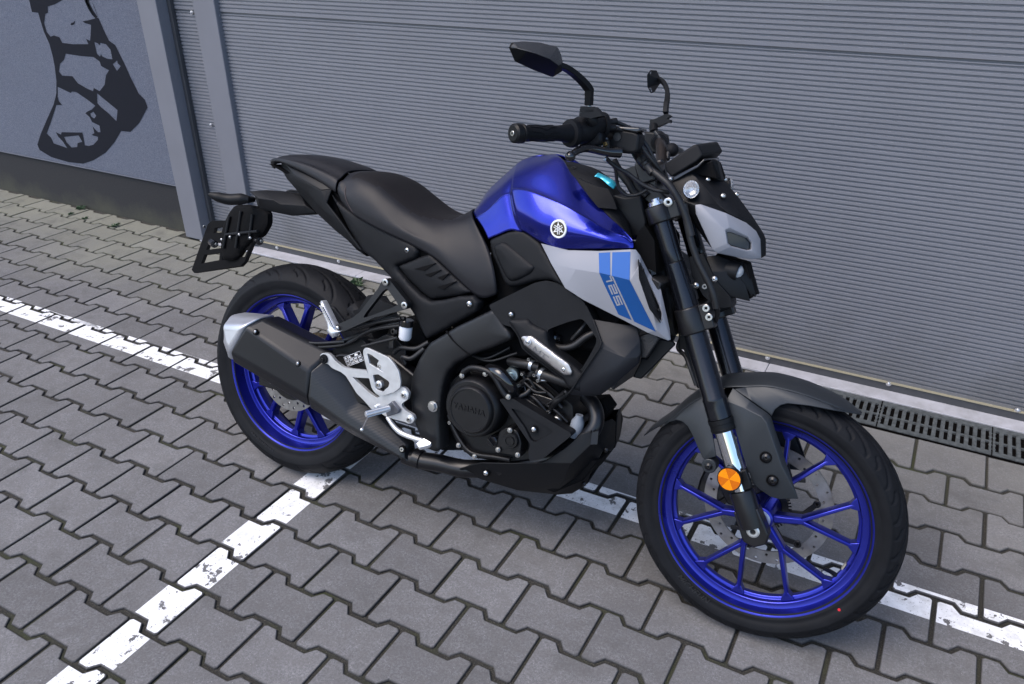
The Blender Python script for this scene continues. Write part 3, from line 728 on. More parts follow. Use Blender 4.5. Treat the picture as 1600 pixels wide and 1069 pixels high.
# valve
a=D2R(-28); c=V3((math.cos(a),0,math.sin(a)))
tube('valve',[c*.199+V3((0,-.004,0)),c*.186+V3((0,-.008,0)),c*.168+V3((0,-.020,0))],[.0055,.005,.004],plast2,fw,12,4)
slabp=[c*.1985+V3((-c.z*t,-.016,c.x*t)) for t in (.012,.024)]
bm=bmesh.new(); a2=D2R(-19); R_=Matrix.Rotation(-a2,3,'Y'); addbox(bm,R_@V3((.1975,-.008,0)),(.003,.012,.016),R_); frombm('balance_weight',bm,mat('zinc_weight',(.38,.36,.30),.5,.6),fw)
sidewall_text('MICHELIN',.020,.247,D2R(-118),-.0475,fw,raised)
a=D2R(-37); lathe('paint_dot',(.247*math.cos(a),-.0475,.247*math.sin(a)),(0,-1,0),[(0,.0032),(.0012,.003),(.0012,0)],mat('red_dot',(.6,.02,.03),.5),fw,12)
# rear
rw=bpy.data.objects.new('rear_wheel',None); col.objects.link(rw); rw.parent=bike; rw.location=(0,0,.314)
G2=[[(0,-.96),(2,-.84),(5,-.70),(9,-.54),(14,-.40),(20,-.28),(27,-.19)],[(8,-.86),(10,-.74),(13,-.64)],[(8.5,-.12),(11,-.05),(14,.0)]]
tyre('tyre',.3145,.0685,rw,G2,18,beady=.0565)
rimmesh(rw,.0575)
for k in range(6):
    spoke(rw,D2R(101+60*k),D2R(14.6),.096,.034,.030,.0155,-.030,-.0170,.044,.034,wj=.026)
lathe('hub',(0,-.050,0),(0,1,0),[(0,0),(0,.024),(.006,.036),(.02,.042),(.09,.042),(.10,.05),(.105,.05),(.105,0)],wheelblue,rw)
disc('brake_disc',.078,.1105,-.0625,.0045,rw,discm,16,((.3,0),(.72,.5)),.0040)
lathe('disc_carrier',(0,-.061,0),(0,1,0),[(0,.03),(0,.082),(.003,.082),(.003,.03)],satin,rw)
# sprocket on the far side
N=46; bm=bmesh.new(); pts=[]
for k in range(N*4):
    a=2*math.pi*k/(N*4); rr=.096 if k%4 in (0,1) else .0885; pts.append(V3((rr*math.cos(a),.066,rr*math.sin(a))))
A=[bm.verts.new(p) for p in pts];B=[bm.verts.new(p+V3((0,.006,0))) for p in pts]; C_=[bm.verts.new((.066*math.cos(2*math.pi*k/(N*4)),.066,.066*math.sin(2*math.pi*k/(N*4)))) for k in range(N*4)]; D_=[bm.verts.new(v.co+V3((0,.006,0))) for v in C_]
n=N*4
for k in range(n):
    q=(k+1)%n; bm.faces.new((A[k],A[q],B[q],B[k])); bm.faces.new((A[q],A[k],C_[k],C_[q])); bm.faces.new((B[k],B[q],D_[q],D_[k])); bm.faces.new((C_[q],C_[k],D_[k],D_[q]))
frombm('sprocket',bm,mat('sprocket_steel',(.42,.46,.55),.35,.9),rw,smooth=False)
sidewall_text('MICHELIN',.022,.262,D2R(-112),-.0655,rw,raised)
for ww in (fw,rw): pass
# chain (top run and bottom run, far side)
bm=bmesh.new(); y=.069
def chainrun(p,q):
    p=V3(p);q=V3(q); n=int((q-p).length/.0127); d=(q-p)/n; u=d.normalized(); x,yy,z=u,V3((0,1,0)),u.cross(V3((0,1,0)))
    R_=Matrix((x,yy,z)).transposed()
    for k in range(n):
        c=p+d*(k+.5)
        for s in ((-.0055,-.0075)[k%2],(.0055,.0075)[k%2]): addbox(bm,c+V3((0,s,0)),(.0165,.0018,.0105 if k%2 else .0095),R_)
        addcyl(bm,c-d*.5+V3((0,-.0085,0)),c-d*.5+V3((0,.0085,0)),.004,n=8)
chainrun((.0,y,.314+.0935),(.50,y,.40)); chainrun((.0,y,.314-.0935),(.50,y,.335))
for k in range(14):
    a=math.pi/2+math.pi*k/13; c=V3((.0935*math.cos(a),y,.314+.0935*math.sin(a))); R_=Matrix.Rotation(-(a+math.pi/2),3,'Y')
    for s in (-.0065,.0065): addbox(bm,c+V3((0,s,0)),(.0205,.0018,.010),R_)
o=frombm('chain',bm,mat('chain_steel',(.20,.155,.09),.45,.7),bike,angle=30)
# ---------------------------------------------------------------- fork
FY=-.097
A1=U(1178,832,FY); A0=U(1030,330,FY); ax=(A0-A1).normalized()
def fk(v_px):     # point on the near fork axis at image row v
    lo,hi=-.2,1.2
    for _ in range(40):
        mid=(lo+hi)/2; p=A1+(A0-A1)*mid
        if PX(p)[1]>v_px: lo=mid
        else: hi=mid
    return A1+(A0-A1)*((lo+hi)/2)
fork=bpy.data.objects.new('front_fork',None); col.objects.link(fork); fork.parent=bike
def both(fn):
    a=fn(); 
    for o in (a if isinstance(a,(list,tuple)) else [a]): ymir(o)
covp=mat('dark_cover_paint',(.0095,.0105,.0135),.5,spec=.3,bump=.15,bscale=1200)
def seg(name,v0,v1,prof,m,par=fork,n=40):
    p=fk(v0);q=fk(v1);L=(q-p).length; return lathe(name,p,q-p,[(t*L,r) for t,r in prof],m,par,n)
forkblk=mat('fork_anodised',(.008,.009,.013),.24,.5,spec=.6,coat=.3,coatr=.15,noise=.05,nscale=30)
both(lambda: seg('outer_tube',322,652,[(0,.0215),(.12,.0215),(.20,.0208),(.26,.0213),(.265,.0203),(.268,.0215),(.36,.0228),(.42,.0245),(.9,.0248),(.905,.0262),(.915,.0262),(.92,.0258),(.95,.0262),(1,.0262)],forkblk))
both(lambda: seg('fork_seal',653,672,[(0,.0262),(0,.0275),(.35,.0275),(.38,.0262),(.75,.0262),(.78,.0272),(1,.0265),(1,.019)],plast2))
both(lambda: seg('stanchion',668,775,[(0,.0203),(1,.0203)],chrome))
# lower foot castings
def foot():
    p=fk(765);q=fk(838); o1=seg('fork_foot',764,822,[(0,.0205),(.02,.0255),(.1,.0270),(.75,.0255),(1,.0245)],satin)
    bm=bmesh.new(); c=A1; R_=Matrix((ax.cross(V3((0,1,0))),V3((0,1,0)),ax)).transposed()
    prof=[(-.028,.055),(.026,.055),(.030,.020),(.033,-.006),(.022,-.026),(-.006,-.030),(-.026,-.014)]
    A=[bm.verts.new(c+R_@V3((-a,-.013,b))) for a,b in prof];B=[bm.verts.new(c+R_@V3((-a,.022,b))) for a,b in prof]
    bm.faces.new(A);bm.faces.new(B[::-1])
    for i in range(len(A)): bm.faces.new((A[i],B[i],B[(i+1)%len(A)],A[(i+1)%len(A)]))
    o2=frombm('axle_clamp',bm,satin,fork,angle=30); mods(o2,bevel=.004,seg=3)
    return [o1,o2]
both(foot)
lathe('axle_cap',U(1177,830,-.108),(0,-1,0),[(-.01,.014),(.003,.014),(.0045,.0105),(.0055,.0105),(.0055,.0062),(-.001,.0062),(-.001,0)],mat('axle_zinc',(.55,.56,.56),.4,.8),fork)
lathe('axle',(1.345,-.10,.296),(0,1,0),[(0,.0),(0,.0095),(.20,.0095),(.20,0)],steel,fork,20)
lathe('axle_spacer',(1.345,-.078,.296),(0,1,0),[(0,.013),(0,.019),(.032,.019),(.036,.022),(.036,.013)],alu,fork,24)
both(lambda: lathe('fork_cap',fk(322),ax,[(-.004,.0208),(.004,.0208),(.0045,.019),(.010,.019),(.0105,.011),(.016,.011),(.0165,0)],mat('cap_alu',(.55,.56,.6),.25,.95),fork))
# clamps (yokes)
def yoke(name,v0,v1,r,xb,thick=None):
    p=fk(v0);q=fk(v1);L=(q-p).length; d=(q-p).normalized(); f=d.cross(V3((0,1,0))); 
    if f.x<0: f=-f
    objs=[]
    bm=bmesh.new(); addlathe(bm,p,d,[(0,.020),(0,r),(L*.08,r+.001),(L*.92,r+.001),(L,r),(L,.020)],36)
    # ear towards the front with bolt bosses
    c=p+d*L/2+f*(r+.006); R_=Matrix((f,V3((0,1,0)),d)).transposed(); addbox(bm,c,(.024,.030,L*.96),R_)
    o=frombm(name+'_clamp',bm,satin,fork,angle=30); mods(o,bevel=.003,seg=3); objs.append(o); ymir(o)
    # cross bridge
    bm=bmesh.new(); cc=p+d*L/2; b=[(.0,-.085),(.018,-.075),(.022,0),(.018,.075),(0,.085),(-.040,.06),(-.052,0),(-.040,-.06)]
    A=[bm.verts.new(V3((cc.x,0,cc.z))+f*a+V3((0,y_,0))-d*L*.42) for a,y_ in b];B=[bm.verts.new(v.co+d*L*.84) for v in A]
    bm.faces.new(A);bm.faces.new(B[::-1])
    for i in range(8): bm.faces.new((A[i],B[i],B[(i+1)%8],A[(i+1)%8]))
    o=frombm(name,bm,satin,fork,angle=30); mods(o,bevel=.003)
    return p,d,f,L
yoke('upper_yoke',348,321,.0275,0)
P2,d2,f2,L2=yoke('lower_yoke',520,480,.0300,0)
bolt(U(1044.5,316,FY-.016),(0,-1,0),.0095,.004,steel,fork,'cap')
for q in ((1103.5,481.5),(1108,495.5)): bolt(U(*q,FY-.016),(0,-1,0),.0078,.004,steel,fork,'cap')
lathe('steering_head',V3(((fk(334)).x-.030,0,fk(334).z-.012)),(fk(500)-fk(334)),[(0,.0),(0,.026),(.18,.026),(.18,0)],satin,bike)
# ---------------------------------------------------------------- front fender
def wrad(p,dr,y=None):
    c=V3((1.345,0,.296)); v=V3((p.x-c.x,0,p.z-c.z)); L=v.length; v.normalize(); return V3((c.x+v.x*(L+dr),p.y if y is None else y,c.z+v.z*(L+dr)))
crease=[w3(35,712,-.010),w3(120,660,-.030),w3(280,566,-.047),w3(400,472,-.053),w3(500,405,-.056),w3(580,362,-.058),w3(680,312,-.058),w3(790,272,-.058),w2(300,88,-.058),w2(400,85,-.057),w2(480,95,-.056),w2(620,130,-.053),w2(760,180,-.046),w2(850,215,-.036),w2(948,242,-.010)]
g=[]
n=len(crease)
for i,p in enumerate(crease):
    t=i/(n-1); h=.017*math.sin(math.pi*min(1,max(0,t)))**.5
    yy=abs(p.y)
    g.append([wrad(p,h,0),wrad(p,h*.93,-yy*.33),wrad(p,h*.66,-yy*.66),wrad(p,h*.22,-yy*.93),p])
rows=[[g[i][k] for i in range(n)] for k in range(5)]
smooth_sym('fender',rows,greyp,bike,4,3,angle=60,solid=.003)
# side skirts of the fender: front blade
def ff(name,vs,fs,m=greyp,par=bike,th=.0035,bev=.0015,both_=True,seg=2): return facets(name,vs,fs,m,par,th,bev,seg,both_)
fb=[w2(300,88,-.0585),w2(400,85,-.0575),w2(480,95,-.0565),w2(620,130,-.0535),w2(760,180,-.0465),w2(850,215,-.0365),w2(950,240,-.0105),
    w2(800,217,-.054),w2(650,190,-.062),w2(540,179,-.067),w2(500,188,-.070),w2(466,214,-.073),w2(447,252,-.077),w2(425,228,-.078),w2(335,165,-.076),w2(240,98,-.070)]
ff('fender_skirt',fb,[(0,1,9,10),(1,2,8,9),(2,3,8),(3,4,7,8),(4,5,7),(5,6,7),(0,10,11,14),(11,12,13,14),(0,14,15)])
# fork guard panel
gd=[w2(232,92,-.078),w2(192,165,-.092),w2(240,310,-.098),w2(290,480,-.100),w2(335,600,-.100),w2(358,642,-.100),w2(440,700,-.100),w2(482,713,-.099),w2(597,712,-.094),
    w2(510,450,-.092),w2(470,330,-.088),w2(447,253,-.084),w2(425,232,-.083),w2(330,165,-.083),
    w2(300,208,-.096),w2(392,252,-.099),w2(420,290,-.102),w2(500,520,-.106)]
ff('fork_guard',gd,[(0,1,14,13),(13,14,15,12),(12,15,16,11),(11,16,10),(1,2,14),(2,3,17,16,15,14) ,(10,16,17,9),(9,17,8),(3,4,5,6,17),(6,7,8,17)])
# rear strut of the fender
rs=[w3(580,364,-.060),w3(500,407,-.058),w3(400,474,-.055),w3(280,568,-.049),w3(190,640,-.040),w3(260,586,-.052),w3(330,570,-.060),w3(390,585,-.065),w3(440,630,-.070),w3(480,700,-.075),w3(535,830,-.083),w3(580,925,-.090),w3(600,945,-.092),w3(650,925,-.094),w3(704,912,-.094),w3(690,800,-.090),w3(660,650,-.083),w3(628,520,-.075),w3(612,440,-.068)]
ff('fender_strut',rs,[(0,1,7,8),(1,2,6,7),(2,3,5,6),(3,4,5),(0,8,9,17,18),(9,10,16,17),(10,11,15,16),(11,12,13,14,15)])
bm=bmesh.new(); c=w3(640,1000,-.094); addcyl(bm,c+V3((0,-.001,0)),c+V3((0,.03,0)),.0165,n=28); o=frombm('strut_boss',bm,greyp,bike); mods(o,bevel=.002); ymir(o)
bolt(w3(636,1003,-.096),(0,-1,0),.0085,.006,satin,bike,'dome')
for q in ((692,88),(752,302)):
    c=w4(q[0],q[1],-.1045); lathe('bolt_recess',c,(0,-1,0),[(-.003,.0128),(.0012,.0128),(.0014,.0108),(-.0010,.0105),(-.0010,0)],void,bike,24); bolt(c+V3((.001,-.001,.0005)),(0,-1,0),.0090,.0060,satin,bike,'dome')
# amber reflector on a small bracket
c=w4(358,285,-.128)
rf=lathe('reflector_housing',c,V3((-.08,-1,.02)),[(-.008,0),(-.008,.0252),(.003,.0266),(.0055,.0260),(.0055,.0242),(.004,.0240),(.004,0)],plast2,bike,40)
bm=bmesh.new(); x_,y_,z_=frame(V3((-.08,-1,.02))); cen=bm.verts.new(c+z_*.0052)
ringv=[bm.verts.new(c+z_*(.0052 if (k//4)%2 else .0052)+(x_*math.cos(2*math.pi*k/24)+y_*math.sin(2*math.pi*k/24))*.0241) for k in range(24)]
for k in range(24): bm.faces.new((cen,ringv[k],ringv[(k+1)%24]))
refl=frombm('reflector_lens',bm,orange,rf,smooth=False)
orange2=mat('amber_reflector_dark',(.46,.105,.0),.4,spec=.2)
refl.data.materials.append(orange2)
for k,f in enumerate(refl.data.polygons): f.material_index=(k//4)%2
for om in (orange,orange2):
    nt_=om.node_tree; b_=nt_.nodes['Principled BSDF']; tc_=nt_.nodes.new('ShaderNodeTexCoord'); vo_=nt_.nodes.new('ShaderNodeTexVoronoi'); vo_.inputs['Scale'].default_value=420
    nt_.links.new(tc_.outputs['Object'],vo_.inputs['Vector']); bp_=nt_.nodes.new('ShaderNodeBump'); bp_.inputs['Strength'].default_value=.7; bp_.inputs['Distance'].default_value=.001; nt_.links.new(vo_.outputs['Distance'],bp_.inputs['Height']); nt_.links.new(bp_.outputs[0],b_.inputs['Normal'])
slab('reflector_bracket',[w4(470,215,-.115),w4(505,195,-.115),w4(555,330,-.115),w4(560,380,-.115),w4(440,425,-.115),w4(350,430,-.115),w4(270,390,-.115),w4(280,340,-.115)],.012,plast2,bike,.003)
# front brake caliper on the far leg with its hose
slab('brake_caliper',[w4(120,200,.052),w4(230,190,.052),w4(330,260,.052),(w4(400,430,.052)),w4(250,505,.052),w4(150,510,.052),w4(60,490,.052),w4(40,430,.052),w4(75,300,.052)],.05,satin,bike,.006)
slab('caliper_bracket',[w4(260,370,.045),w4(420,420,.045),w4(440,560,.045),w4(330,520,.045)],.02,satin,bike,.004)

# ---------------------------------------------------------------- body panels
def QF(u,v,y): return U(u,v,y)
def mul(ox,oy,s):      # crop pixel -> full pixel
    return lambda p:(ox+p[0]*s,oy+p[1]*s)
c1=mul(290,220,400/1527); c2=mul(330,400,400/1188); c3=mul(560,320,340/1298); c4=mul(640,480,340/1212); c5=mul(780,40,400/1527); c6=mul(980,210,250/990); c7=mul(720,220,360/1203)
cp5=mul(490,480,230/1024); ct6=mul(880,300,180/740); cm7=mul(790,470,170/1212); ch8=mul(820,500,260/1330); ck5=mul(420,420,200/1425); ck6=mul(240,240,220/1307); ck2=mul(880,170,180/1374); ck3=mul(940,220,180/1283); ck1=mul(780,50,180/1283); ck4=mul(1060,460,180/962)
def yplane(an):
    (a,b,c)=an; A=np.array([[a[0],a[1],1],[b[0],b[1],1],[c[0],c[1],1]]); s=np.linalg.solve(A,np.array([a[2],b[2],c[2]])); return lambda u,v:float(s[0]*u+s[1]*v+s[2])
def pts3(cf,pts,an):
    """pixel outline -> points of one plane in the bike frame; an = three (u,v,y) anchors, or one depth"""
    if isinstance(an,(int,float)): return [U(*cf(p),an) for p in pts]
    P=[U(*cf(a[:2]),a[2]) for a in an]; n=(P[1]-P[0]).cross(P[2]-P[0])
    out=[]
    for p in pts:
        d=BRT@wray(*cf(p)); t=(P[0]-CL).dot(n)/d.dot(n); out.append(CL+d*t)
    return out
def nrm(an,cf=None):
    P=pts3(cf or (lambda p:p),[a[:2] for a in an],an) ; n=(P[1]-P[0]).cross(P[2]-P[0]).normalized()
    return n if n.y<0 else -n
def holed(name,outer,holes,depth,m,parent,bevel=.0015,seg=2,angle=35):
    """plate with openings; outer and holes are lists of 3d points in one plane"""
    from mathutils.geometry import tessellate_polygon
    loops=[[V3(p) for p in outer]]+[[V3(p) for p in h] for h in holes]
    tri=tessellate_polygon([[V3((p.x,p.z,0)) for p in l] for l in loops]); flat=[p for l in loops for p in l]
    d=V3((0,depth,0)) if not isinstance(depth,V3) else depth
    bm=bmesh.new(); A=[bm.verts.new(p) for p in flat]; B=[bm.verts.new(p+d) for p in flat]
    for t in tri:
        for L_,r in ((A,0),(B,1)):
            try: bm.faces.new([L_[i] for i in (t[::-1] if r else t)])
            except ValueError: pass
    k=0
    for l in loops:
        n=len(l)
        for i in range(n): bm.faces.new((A[k+i],A[k+(i+1)%n],B[k+(i+1)%n],B[k+i]))
        k+=n
    bmesh.ops.recalc_face_normals(bm,faces=bm.faces)
    bmesh.ops.dissolve_limit(bm,angle_limit=D2R(1),verts=bm.verts,edges=bm.edges)
    o=frombm(name,bm,m,parent,angle=angle)
    if bevel: mods(o,bevel=bevel,seg=seg)
    return o
def rnd_poly(pts,r=3,n=3,keep=()):
    """round the corners of a 2d pixel polygon"""
    out=[]; N=len(pts)
    for i,p in enumerate(pts):
        if i in keep: out.append(p); continue
        a=pts[i-1]; b=pts[(i+1)%N]; pa=(a[0]-p[0],a[1]-p[1]); pb=(b[0]-p[0],b[1]-p[1]); la=math.hypot(*pa) or 1; lb=math.hypot(*pb) or 1
        k=min(r,la*.45,lb*.45); s=(p[0]+pa[0]/la*k,p[1]+pa[1]/la*k); e=(p[0]+pb[0]/lb*k,p[1]+pb[1]/lb*k)
        for q in range(n+1):
            t=q/n; out.append(((1-t)**2*s[0]+2*t*(1-t)*p[0]+t*t*e[0],(1-t)**2*s[1]+2*t*(1-t)*p[1]+t*t*e[1]))
    return out
def panel(name,cf,pts,an,depth,m,parent=bike,bevel=.003,seg=3,both_=False,rr=10,holes=(),ang=40):
    P=pts3(cf,rnd_poly(pts,rr) if rr else pts,an)
    if holes: o=holed(name,P,[pts3(cf,rnd_poly(h,rr) if rr else h,an) for h in holes],depth,m,parent,bevel,seg)
    else: o=prism(name,P,(0,depth,0),m,parent,bevel,seg)
    if both_: ymir(o)
    return o
def domed(name,cf,pts,an,m,parent=bike,bulge=.008,roll=.010,depth=.02,both_=False,rr=14,step=None):
    """moulded panel: outline filled with a fine grid, pillow-shaped: rolls over at its rim"""
    from mathutils.geometry import delaunay_2d_cdt
    out=[V3((*p,)).to_2d() if len(p)>2 else V3((p[0],p[1],0)).to_2d() for p in rnd_poly(pts,rr,4)]
    xs=[p.x for p in out]; ys=[p.y for p in out]; sc=(cf((1,0))[0]-cf((0,0))[0]); st=step or 3.0/sc
    # resample the rim
    rim=[]
    for i,p in enumerate(out):
        q=out[(i+1)%len(out)]; n=max(1,int((q-p).length/st))
        for k in range(n): rim.append(p+(q-p)*(k/n))
    R=np.array([[p.x,p.y] for p in rim]); N=len(R)
    def inside(x,y):
        c=False; j=N-1
        for i in range(N):
            if (R[i,1]>y)!=(R[j,1]>y) and x<(R[j,0]-R[i,0])*(y-R[i,1])/(R[j,1]-R[i,1])+R[i,0]: c=not c
            j=i
        return c
    A=R;B=np.roll(R,-1,0)
    def dist(x,y):
        p=np.array([x,y]); ab=B-A; t=np.clip(((p-A)*ab).sum(1)/np.maximum((ab**2).sum(1),1e-9),0,1); d=A+ab*t[:,None]-p; return float(np.sqrt((d**2).sum(1)).min())
    pts_=[p for p in rim]; 
    y=min(ys)+st*.5; row=0
    while y<max(ys):
        x=min(xs)+st*(.5 if row%2 else 0)
        while x<max(xs):
            if inside(x,y) and dist(x,y)>st*.45: pts_.append(V3((x,y,0)).to_2d())
            x+=st
        y+=st; row+=1
    r=delaunay_2d_cdt(pts_,[(i,(i+1)%N) for i in range(N)],[],1,1e-5)
    n=nrm(an,cf) if not isinstance(an,(int,float)) else V3((0,-1,0))
    vv=[];dd=[dist(p.x,p.y)*sc/760 for p in r[0]]; mx=max(dd)
    P=pts3(cf,[(p.x,p.y) for p in r[0]],an)
    for p,d in zip(P,dd):
        t=min(1,d/roll); e=math.sqrt(max(0,1-(1-t)**2)); vv.append(p+n*(e*roll*.6-roll*.6+ bulge*(1-(1-min(1,d/mx))**2)))
    bm=bmesh.new(); VV=[bm.verts.new(p) for p in vv]
    for f in r[2]:
        cx=sum(r[0][i].x for i in f)/len(f); cy=sum(r[0][i].y for i in f)/len(f)
        if inside(cx,cy):
            try: bm.faces.new([VV[i] for i in f])
            except ValueError: pass
    be=[e for e in bm.edges if e.is_boundary]
    ret=bmesh.ops.extrude_edge_only(bm,edges=be); 
    for v in [g for g in ret['geom'] if isinstance(g,bmesh.types.BMVert)]: v.co+=V3((0,depth,0))
    o=frombm(name,bm,m,parent,angle=None)
    outward(o,(sum(p.x for p in P)/len(P),.5,sum(p.z for p in P)/len(P)))
    o.data.set_sharp_from_angle(angle=D2R(65))
    if both_: ymir(o)
    return o
# ---- tank
T=[ # columns from the seat to the front; rows from the middle down to the lower edge, crop 7 pixels
 [(84,345,0),(66,372,-.045),(80,405,-.078),(116,455,-.102),(142,512,-.113)],
 [(140,262,0),(130,305,-.052),(146,365,-.090),(172,430,-.110),(200,488,-.120)],
 [(215,190,0),(205,240,-.058),(212,300,-.096),(238,390,-.118),(262,466,-.126)],
 [(288,124,0),(270,184,-.060),(256,284,-.098),(274,384,-.121),(312,476,-.128)],
 [(300,112,0),(282,172,-.062),(272,262,-.112),(296,372,-.136),(332,475,-.134)],
 [(355,86,0),(346,150,-.068),(350,272,-.134),(385,420,-.156),(405,524,-.137)],
 [(440,73,0),(430,135,-.070),(450,308,-.143),(480,450,-.163),(490,564,-.141)],
 [(520,86,-.020),(530,117,-.052),(540,352,-.148),(560,475,-.167),(565,569,-.144)],
 [(640,252,-.086),(622,290,-.103),(650,405,-.150),(668,495,-.168),(672,568,-.147)],
 [(758,380,-.115),(748,410,-.130),(765,470,-.153),(770,522,-.165),(775,566,-.149)],
 [(850,465,-.133),(848,482,-.139),(852,502,-.148),(856,532,-.152),(858,562,-.149)],
 [(896,518,-.141),(900,528,-.142),(902,538,-.143),(903,549,-.144),(899,560,-.146)]]
rows=[[q7(*T[i][k]) for i in range(len(T))] for k in range(5)]
ledge=[]
for i in range(len(T)):
    a,b=T[i][1],T[i][2]; f=.84; dy=(0,0,0,0,.012,.016,.016,.013,.010,.005,.001,0)[i]
    ledge.append(q7(a[0]+(b[0]-a[0])*f,a[1]+(b[1]-a[1])*f,b[2]+dy if i>=4 else a[2]+(b[2]-a[2])*f))
rows.insert(2,ledge)
g=spatch(rows,10,8)
tank=gridmesh('fuel_tank',g,blue,bike,angle=70); outward(tank,(.72,.0,.86)); mods(tank,solid=.003,offset=-1); join_mirror(tank)
# crisp crease of the wing on the tank side
ed=[q7(*p) for p in ((250,262,-.104),(268,330,-.128),(300,392,-.140),(350,455,-.143),(408,526,-.139))]
# tank badge
def on_tank(cf,p):
    o_=CL; d=BRT@wray(*cf(p)); best=None
    from mathutils.geometry import intersect_ray_tri
    for i in range(len(g)-1):
        for j in range(len(g[0])-1):
            for tri in ((g[i][j],g[i][j+1],g[i+1][j+1]),(g[i][j],g[i+1][j+1],g[i+1][j])):
                h=intersect_ray_tri(*tri,d,o_,True)
                if h is not None:
                    n=(tri[1]-tri[0]).cross(tri[2]-tri[0]).normalized(); n=n if n.y<0 else -n
                    if best is None or (h-o_).length<(best[0]-o_).length: best=(h,n)
    return best
bc,_n0=on_tank(c7,(512,460))
_ns=[on_tank(c7,(512+a,460+b)) for a,b in ((0,0),(30,0),(-30,0),(0,34),(0,-34))]; bn=sum((q[1] for q in _ns),V3()).normalized()
bc=bc+bn*max(0,max((q[0]-bc).dot(bn) for q in _ns))*.6+bn*.0006
bx_,by_,bz_=frame(bn)
badge=lathe('tank_badge',bc,bn,[(-.012,0),(-.012,.0203),(.0016,.0203),(.0024,.0195),(.0024,.0163),(.0014,.0160),(.0014,0)],white,bike,48)
bdark=lathe('badge_ground',bc+bn*.0015,bn,[(0,.0159),(.0002,.0159),(.0002,0)],gloss,badge,40)
bm=bmesh.new()
right=V3((1,0,0)); right=(right-bn*right.dot(bn)).normalized(); upv=bn.cross(right); upv=upv if upv.z>0 else -upv
for k in range(3):
    a=D2R(90+120*k+8); d=right*math.cos(a)+upv*math.sin(a); s=right*-math.sin(a)+upv*math.cos(a)
    for sg in (-1,1):
        p=bc+bn*.0019+s*sg*.0021; c=p-d*.0115; 
        for (aa,bb,wd) in ((-.012,.0085,.00075),):
            R_=Matrix((d,s,bn)).transposed(); addbox(bm,p+d*(aa+bb)/2,(bb-aa,wd*2,.0006),R_)
    # three-lobed fork head with stem
    R_=Matrix((d,s,bn)).transposed(); addbox(bm,bc+bn*.0019+d*.0118,(.005,.0016,.0007),R_)
    h=[bm.verts.new(bc+bn*.0022+d*a_+s*b_) for a_,b_ in ((.0085,-.0024),(.0105,-.0016),(.0125,-.0007),(.0152,0),(.0125,.0007),(.0105,.0016),(.0085,.0024),(.0078,0))]; bm.faces.new(h)
frombm('badge_emblem',bm,white,badge,smooth=False)
# ---- black centre cover of the tank
cv=[[q7(500,74,.045),q7(610,104,.03),q7(760,150,.02),q7(845,240,.0),q7(905,380,-.0)],
    [q7(500,92,.0),q7(600,115,.0),q7(730,160,.0),q7(820,270,-.02),q7(885,410,-.03)],
    [q7(524,110,-.038),q7(600,150,-.045),q7(710,215,-.055),q7(800,320,-.07),q7(880,440,-.085)],
    [q7(522,120,-.052),q7(622,250,-.083),q7(750,380,-.112),q7(850,474,-.130),q7(904,540,-.139)]]
rowsc=[cv[1],cv[2],cv[3]]
smooth_sym('tank_cover',rowsc,plast,bike,6,5,angle=40,solid=.003)
lathe('cover_screw',q7(588,142,-.042),(.1,-.4,1),[(-.003,.006),(.001,.006),(.0015,.003),(0,.0028),(0,0)],satin,bike,16)
# raised moulding on the cover
panel('cover_moulding',ck2,[(170,820),(230,860),(420,930),(540,960),(610,1100),(640,1200),(420,1180),(300,1040)],[(170,820,-.098),(600,980,-.085),(420,1180,-.118)],.012,plast,bevel=.004)
# teal protective film
gridmesh('protective_film',spatch([[U(*ck2(p),y) for p,y in (((372,808),-.060),((450,835),-.056),((530,905),-.062),((600,962),-.056))],[U(*ck2(p),y) for p,y in (((415,762),-.045),((500,800),-.041),((590,850),-.047),((642,905),-.040))]],5,3),teal,bike,solid=.0006)
prism('electrics_panel',pts3(c7,[(900,560),(930,470),(960,440),(1010,520),(1020,690),(935,645)],-.112),(0,.20,0),void,bike,0)
# ---- knee cover under the tank
KC=[(c3((775,212))),(c3((868,166))),(c3((930,148))),(c3((985,155))),(c3((1040,192))),(c3((1085,236))),(c3((1160,370))),(c3((1225,490))),(c3((1196,472))),(c3((1130,446))),(c3((1060,452))),(c3((945,486))),(c3((900,492))),(c3((868,470))),(c3((838,400))),(c3((795,300)))]
ident=lambda p:p
KA=[(763,375,-.116),(844,382,-.138),(785,448,-.128)]
domed('knee_cover',ident,KC,KA,plast,bulge=.004,roll=.008,depth=.03,both_=True,rr=5)
domed('knee_pad',ident,[c3(p) for p in ((798,246),(850,222),(882,230),(1052,372),(1022,412),(940,452),(900,457),(868,420),(822,320))],[(763,375,-.123),(844,382,-.145),(785,448,-.135)],plast,bulge=.004,roll=.006,depth=.02,both_=True,rr=5)
# ---- silver shroud with blue stripes
sv=dict(a=(418,536,-.143),b=(560,571,-.147),c=(720,575,-.150),d=(883,567,-.152),e=(915,568,-.147),
        f=(470,640,-.151),g=(600,672,-.159),h=(735,692,-.163),i=(885,728,-.166),
        j=(545,770,-.158),k=(640,832,-.156),l=(700,862,-.156),m=(850,938,-.154),n=(975,1003,-.150),o=(1022,988,-.163),p=(1082,1043,-.146),
        q=(1097,1040,-.140),r=(1092,985,-.132),s=(1045,775,-.120),t=(985,690,-.122),u=(938,600,-.138),
        v=(935,640,-.158),w=(940,700,-.160),x=(1000,880,-.166),y=(1050,945,-.148),z=(1053,900,-.142),aa=(1040,860,-.135),bb=(975,715,-.130),cc=(940,635,-.148))
svk=list(sv); svv=[q7(*sv[k]) for k in svk]; I={k:i for i,k in enumerate(svk)}
fc=lambda s:tuple(I[k] for k in s.split())
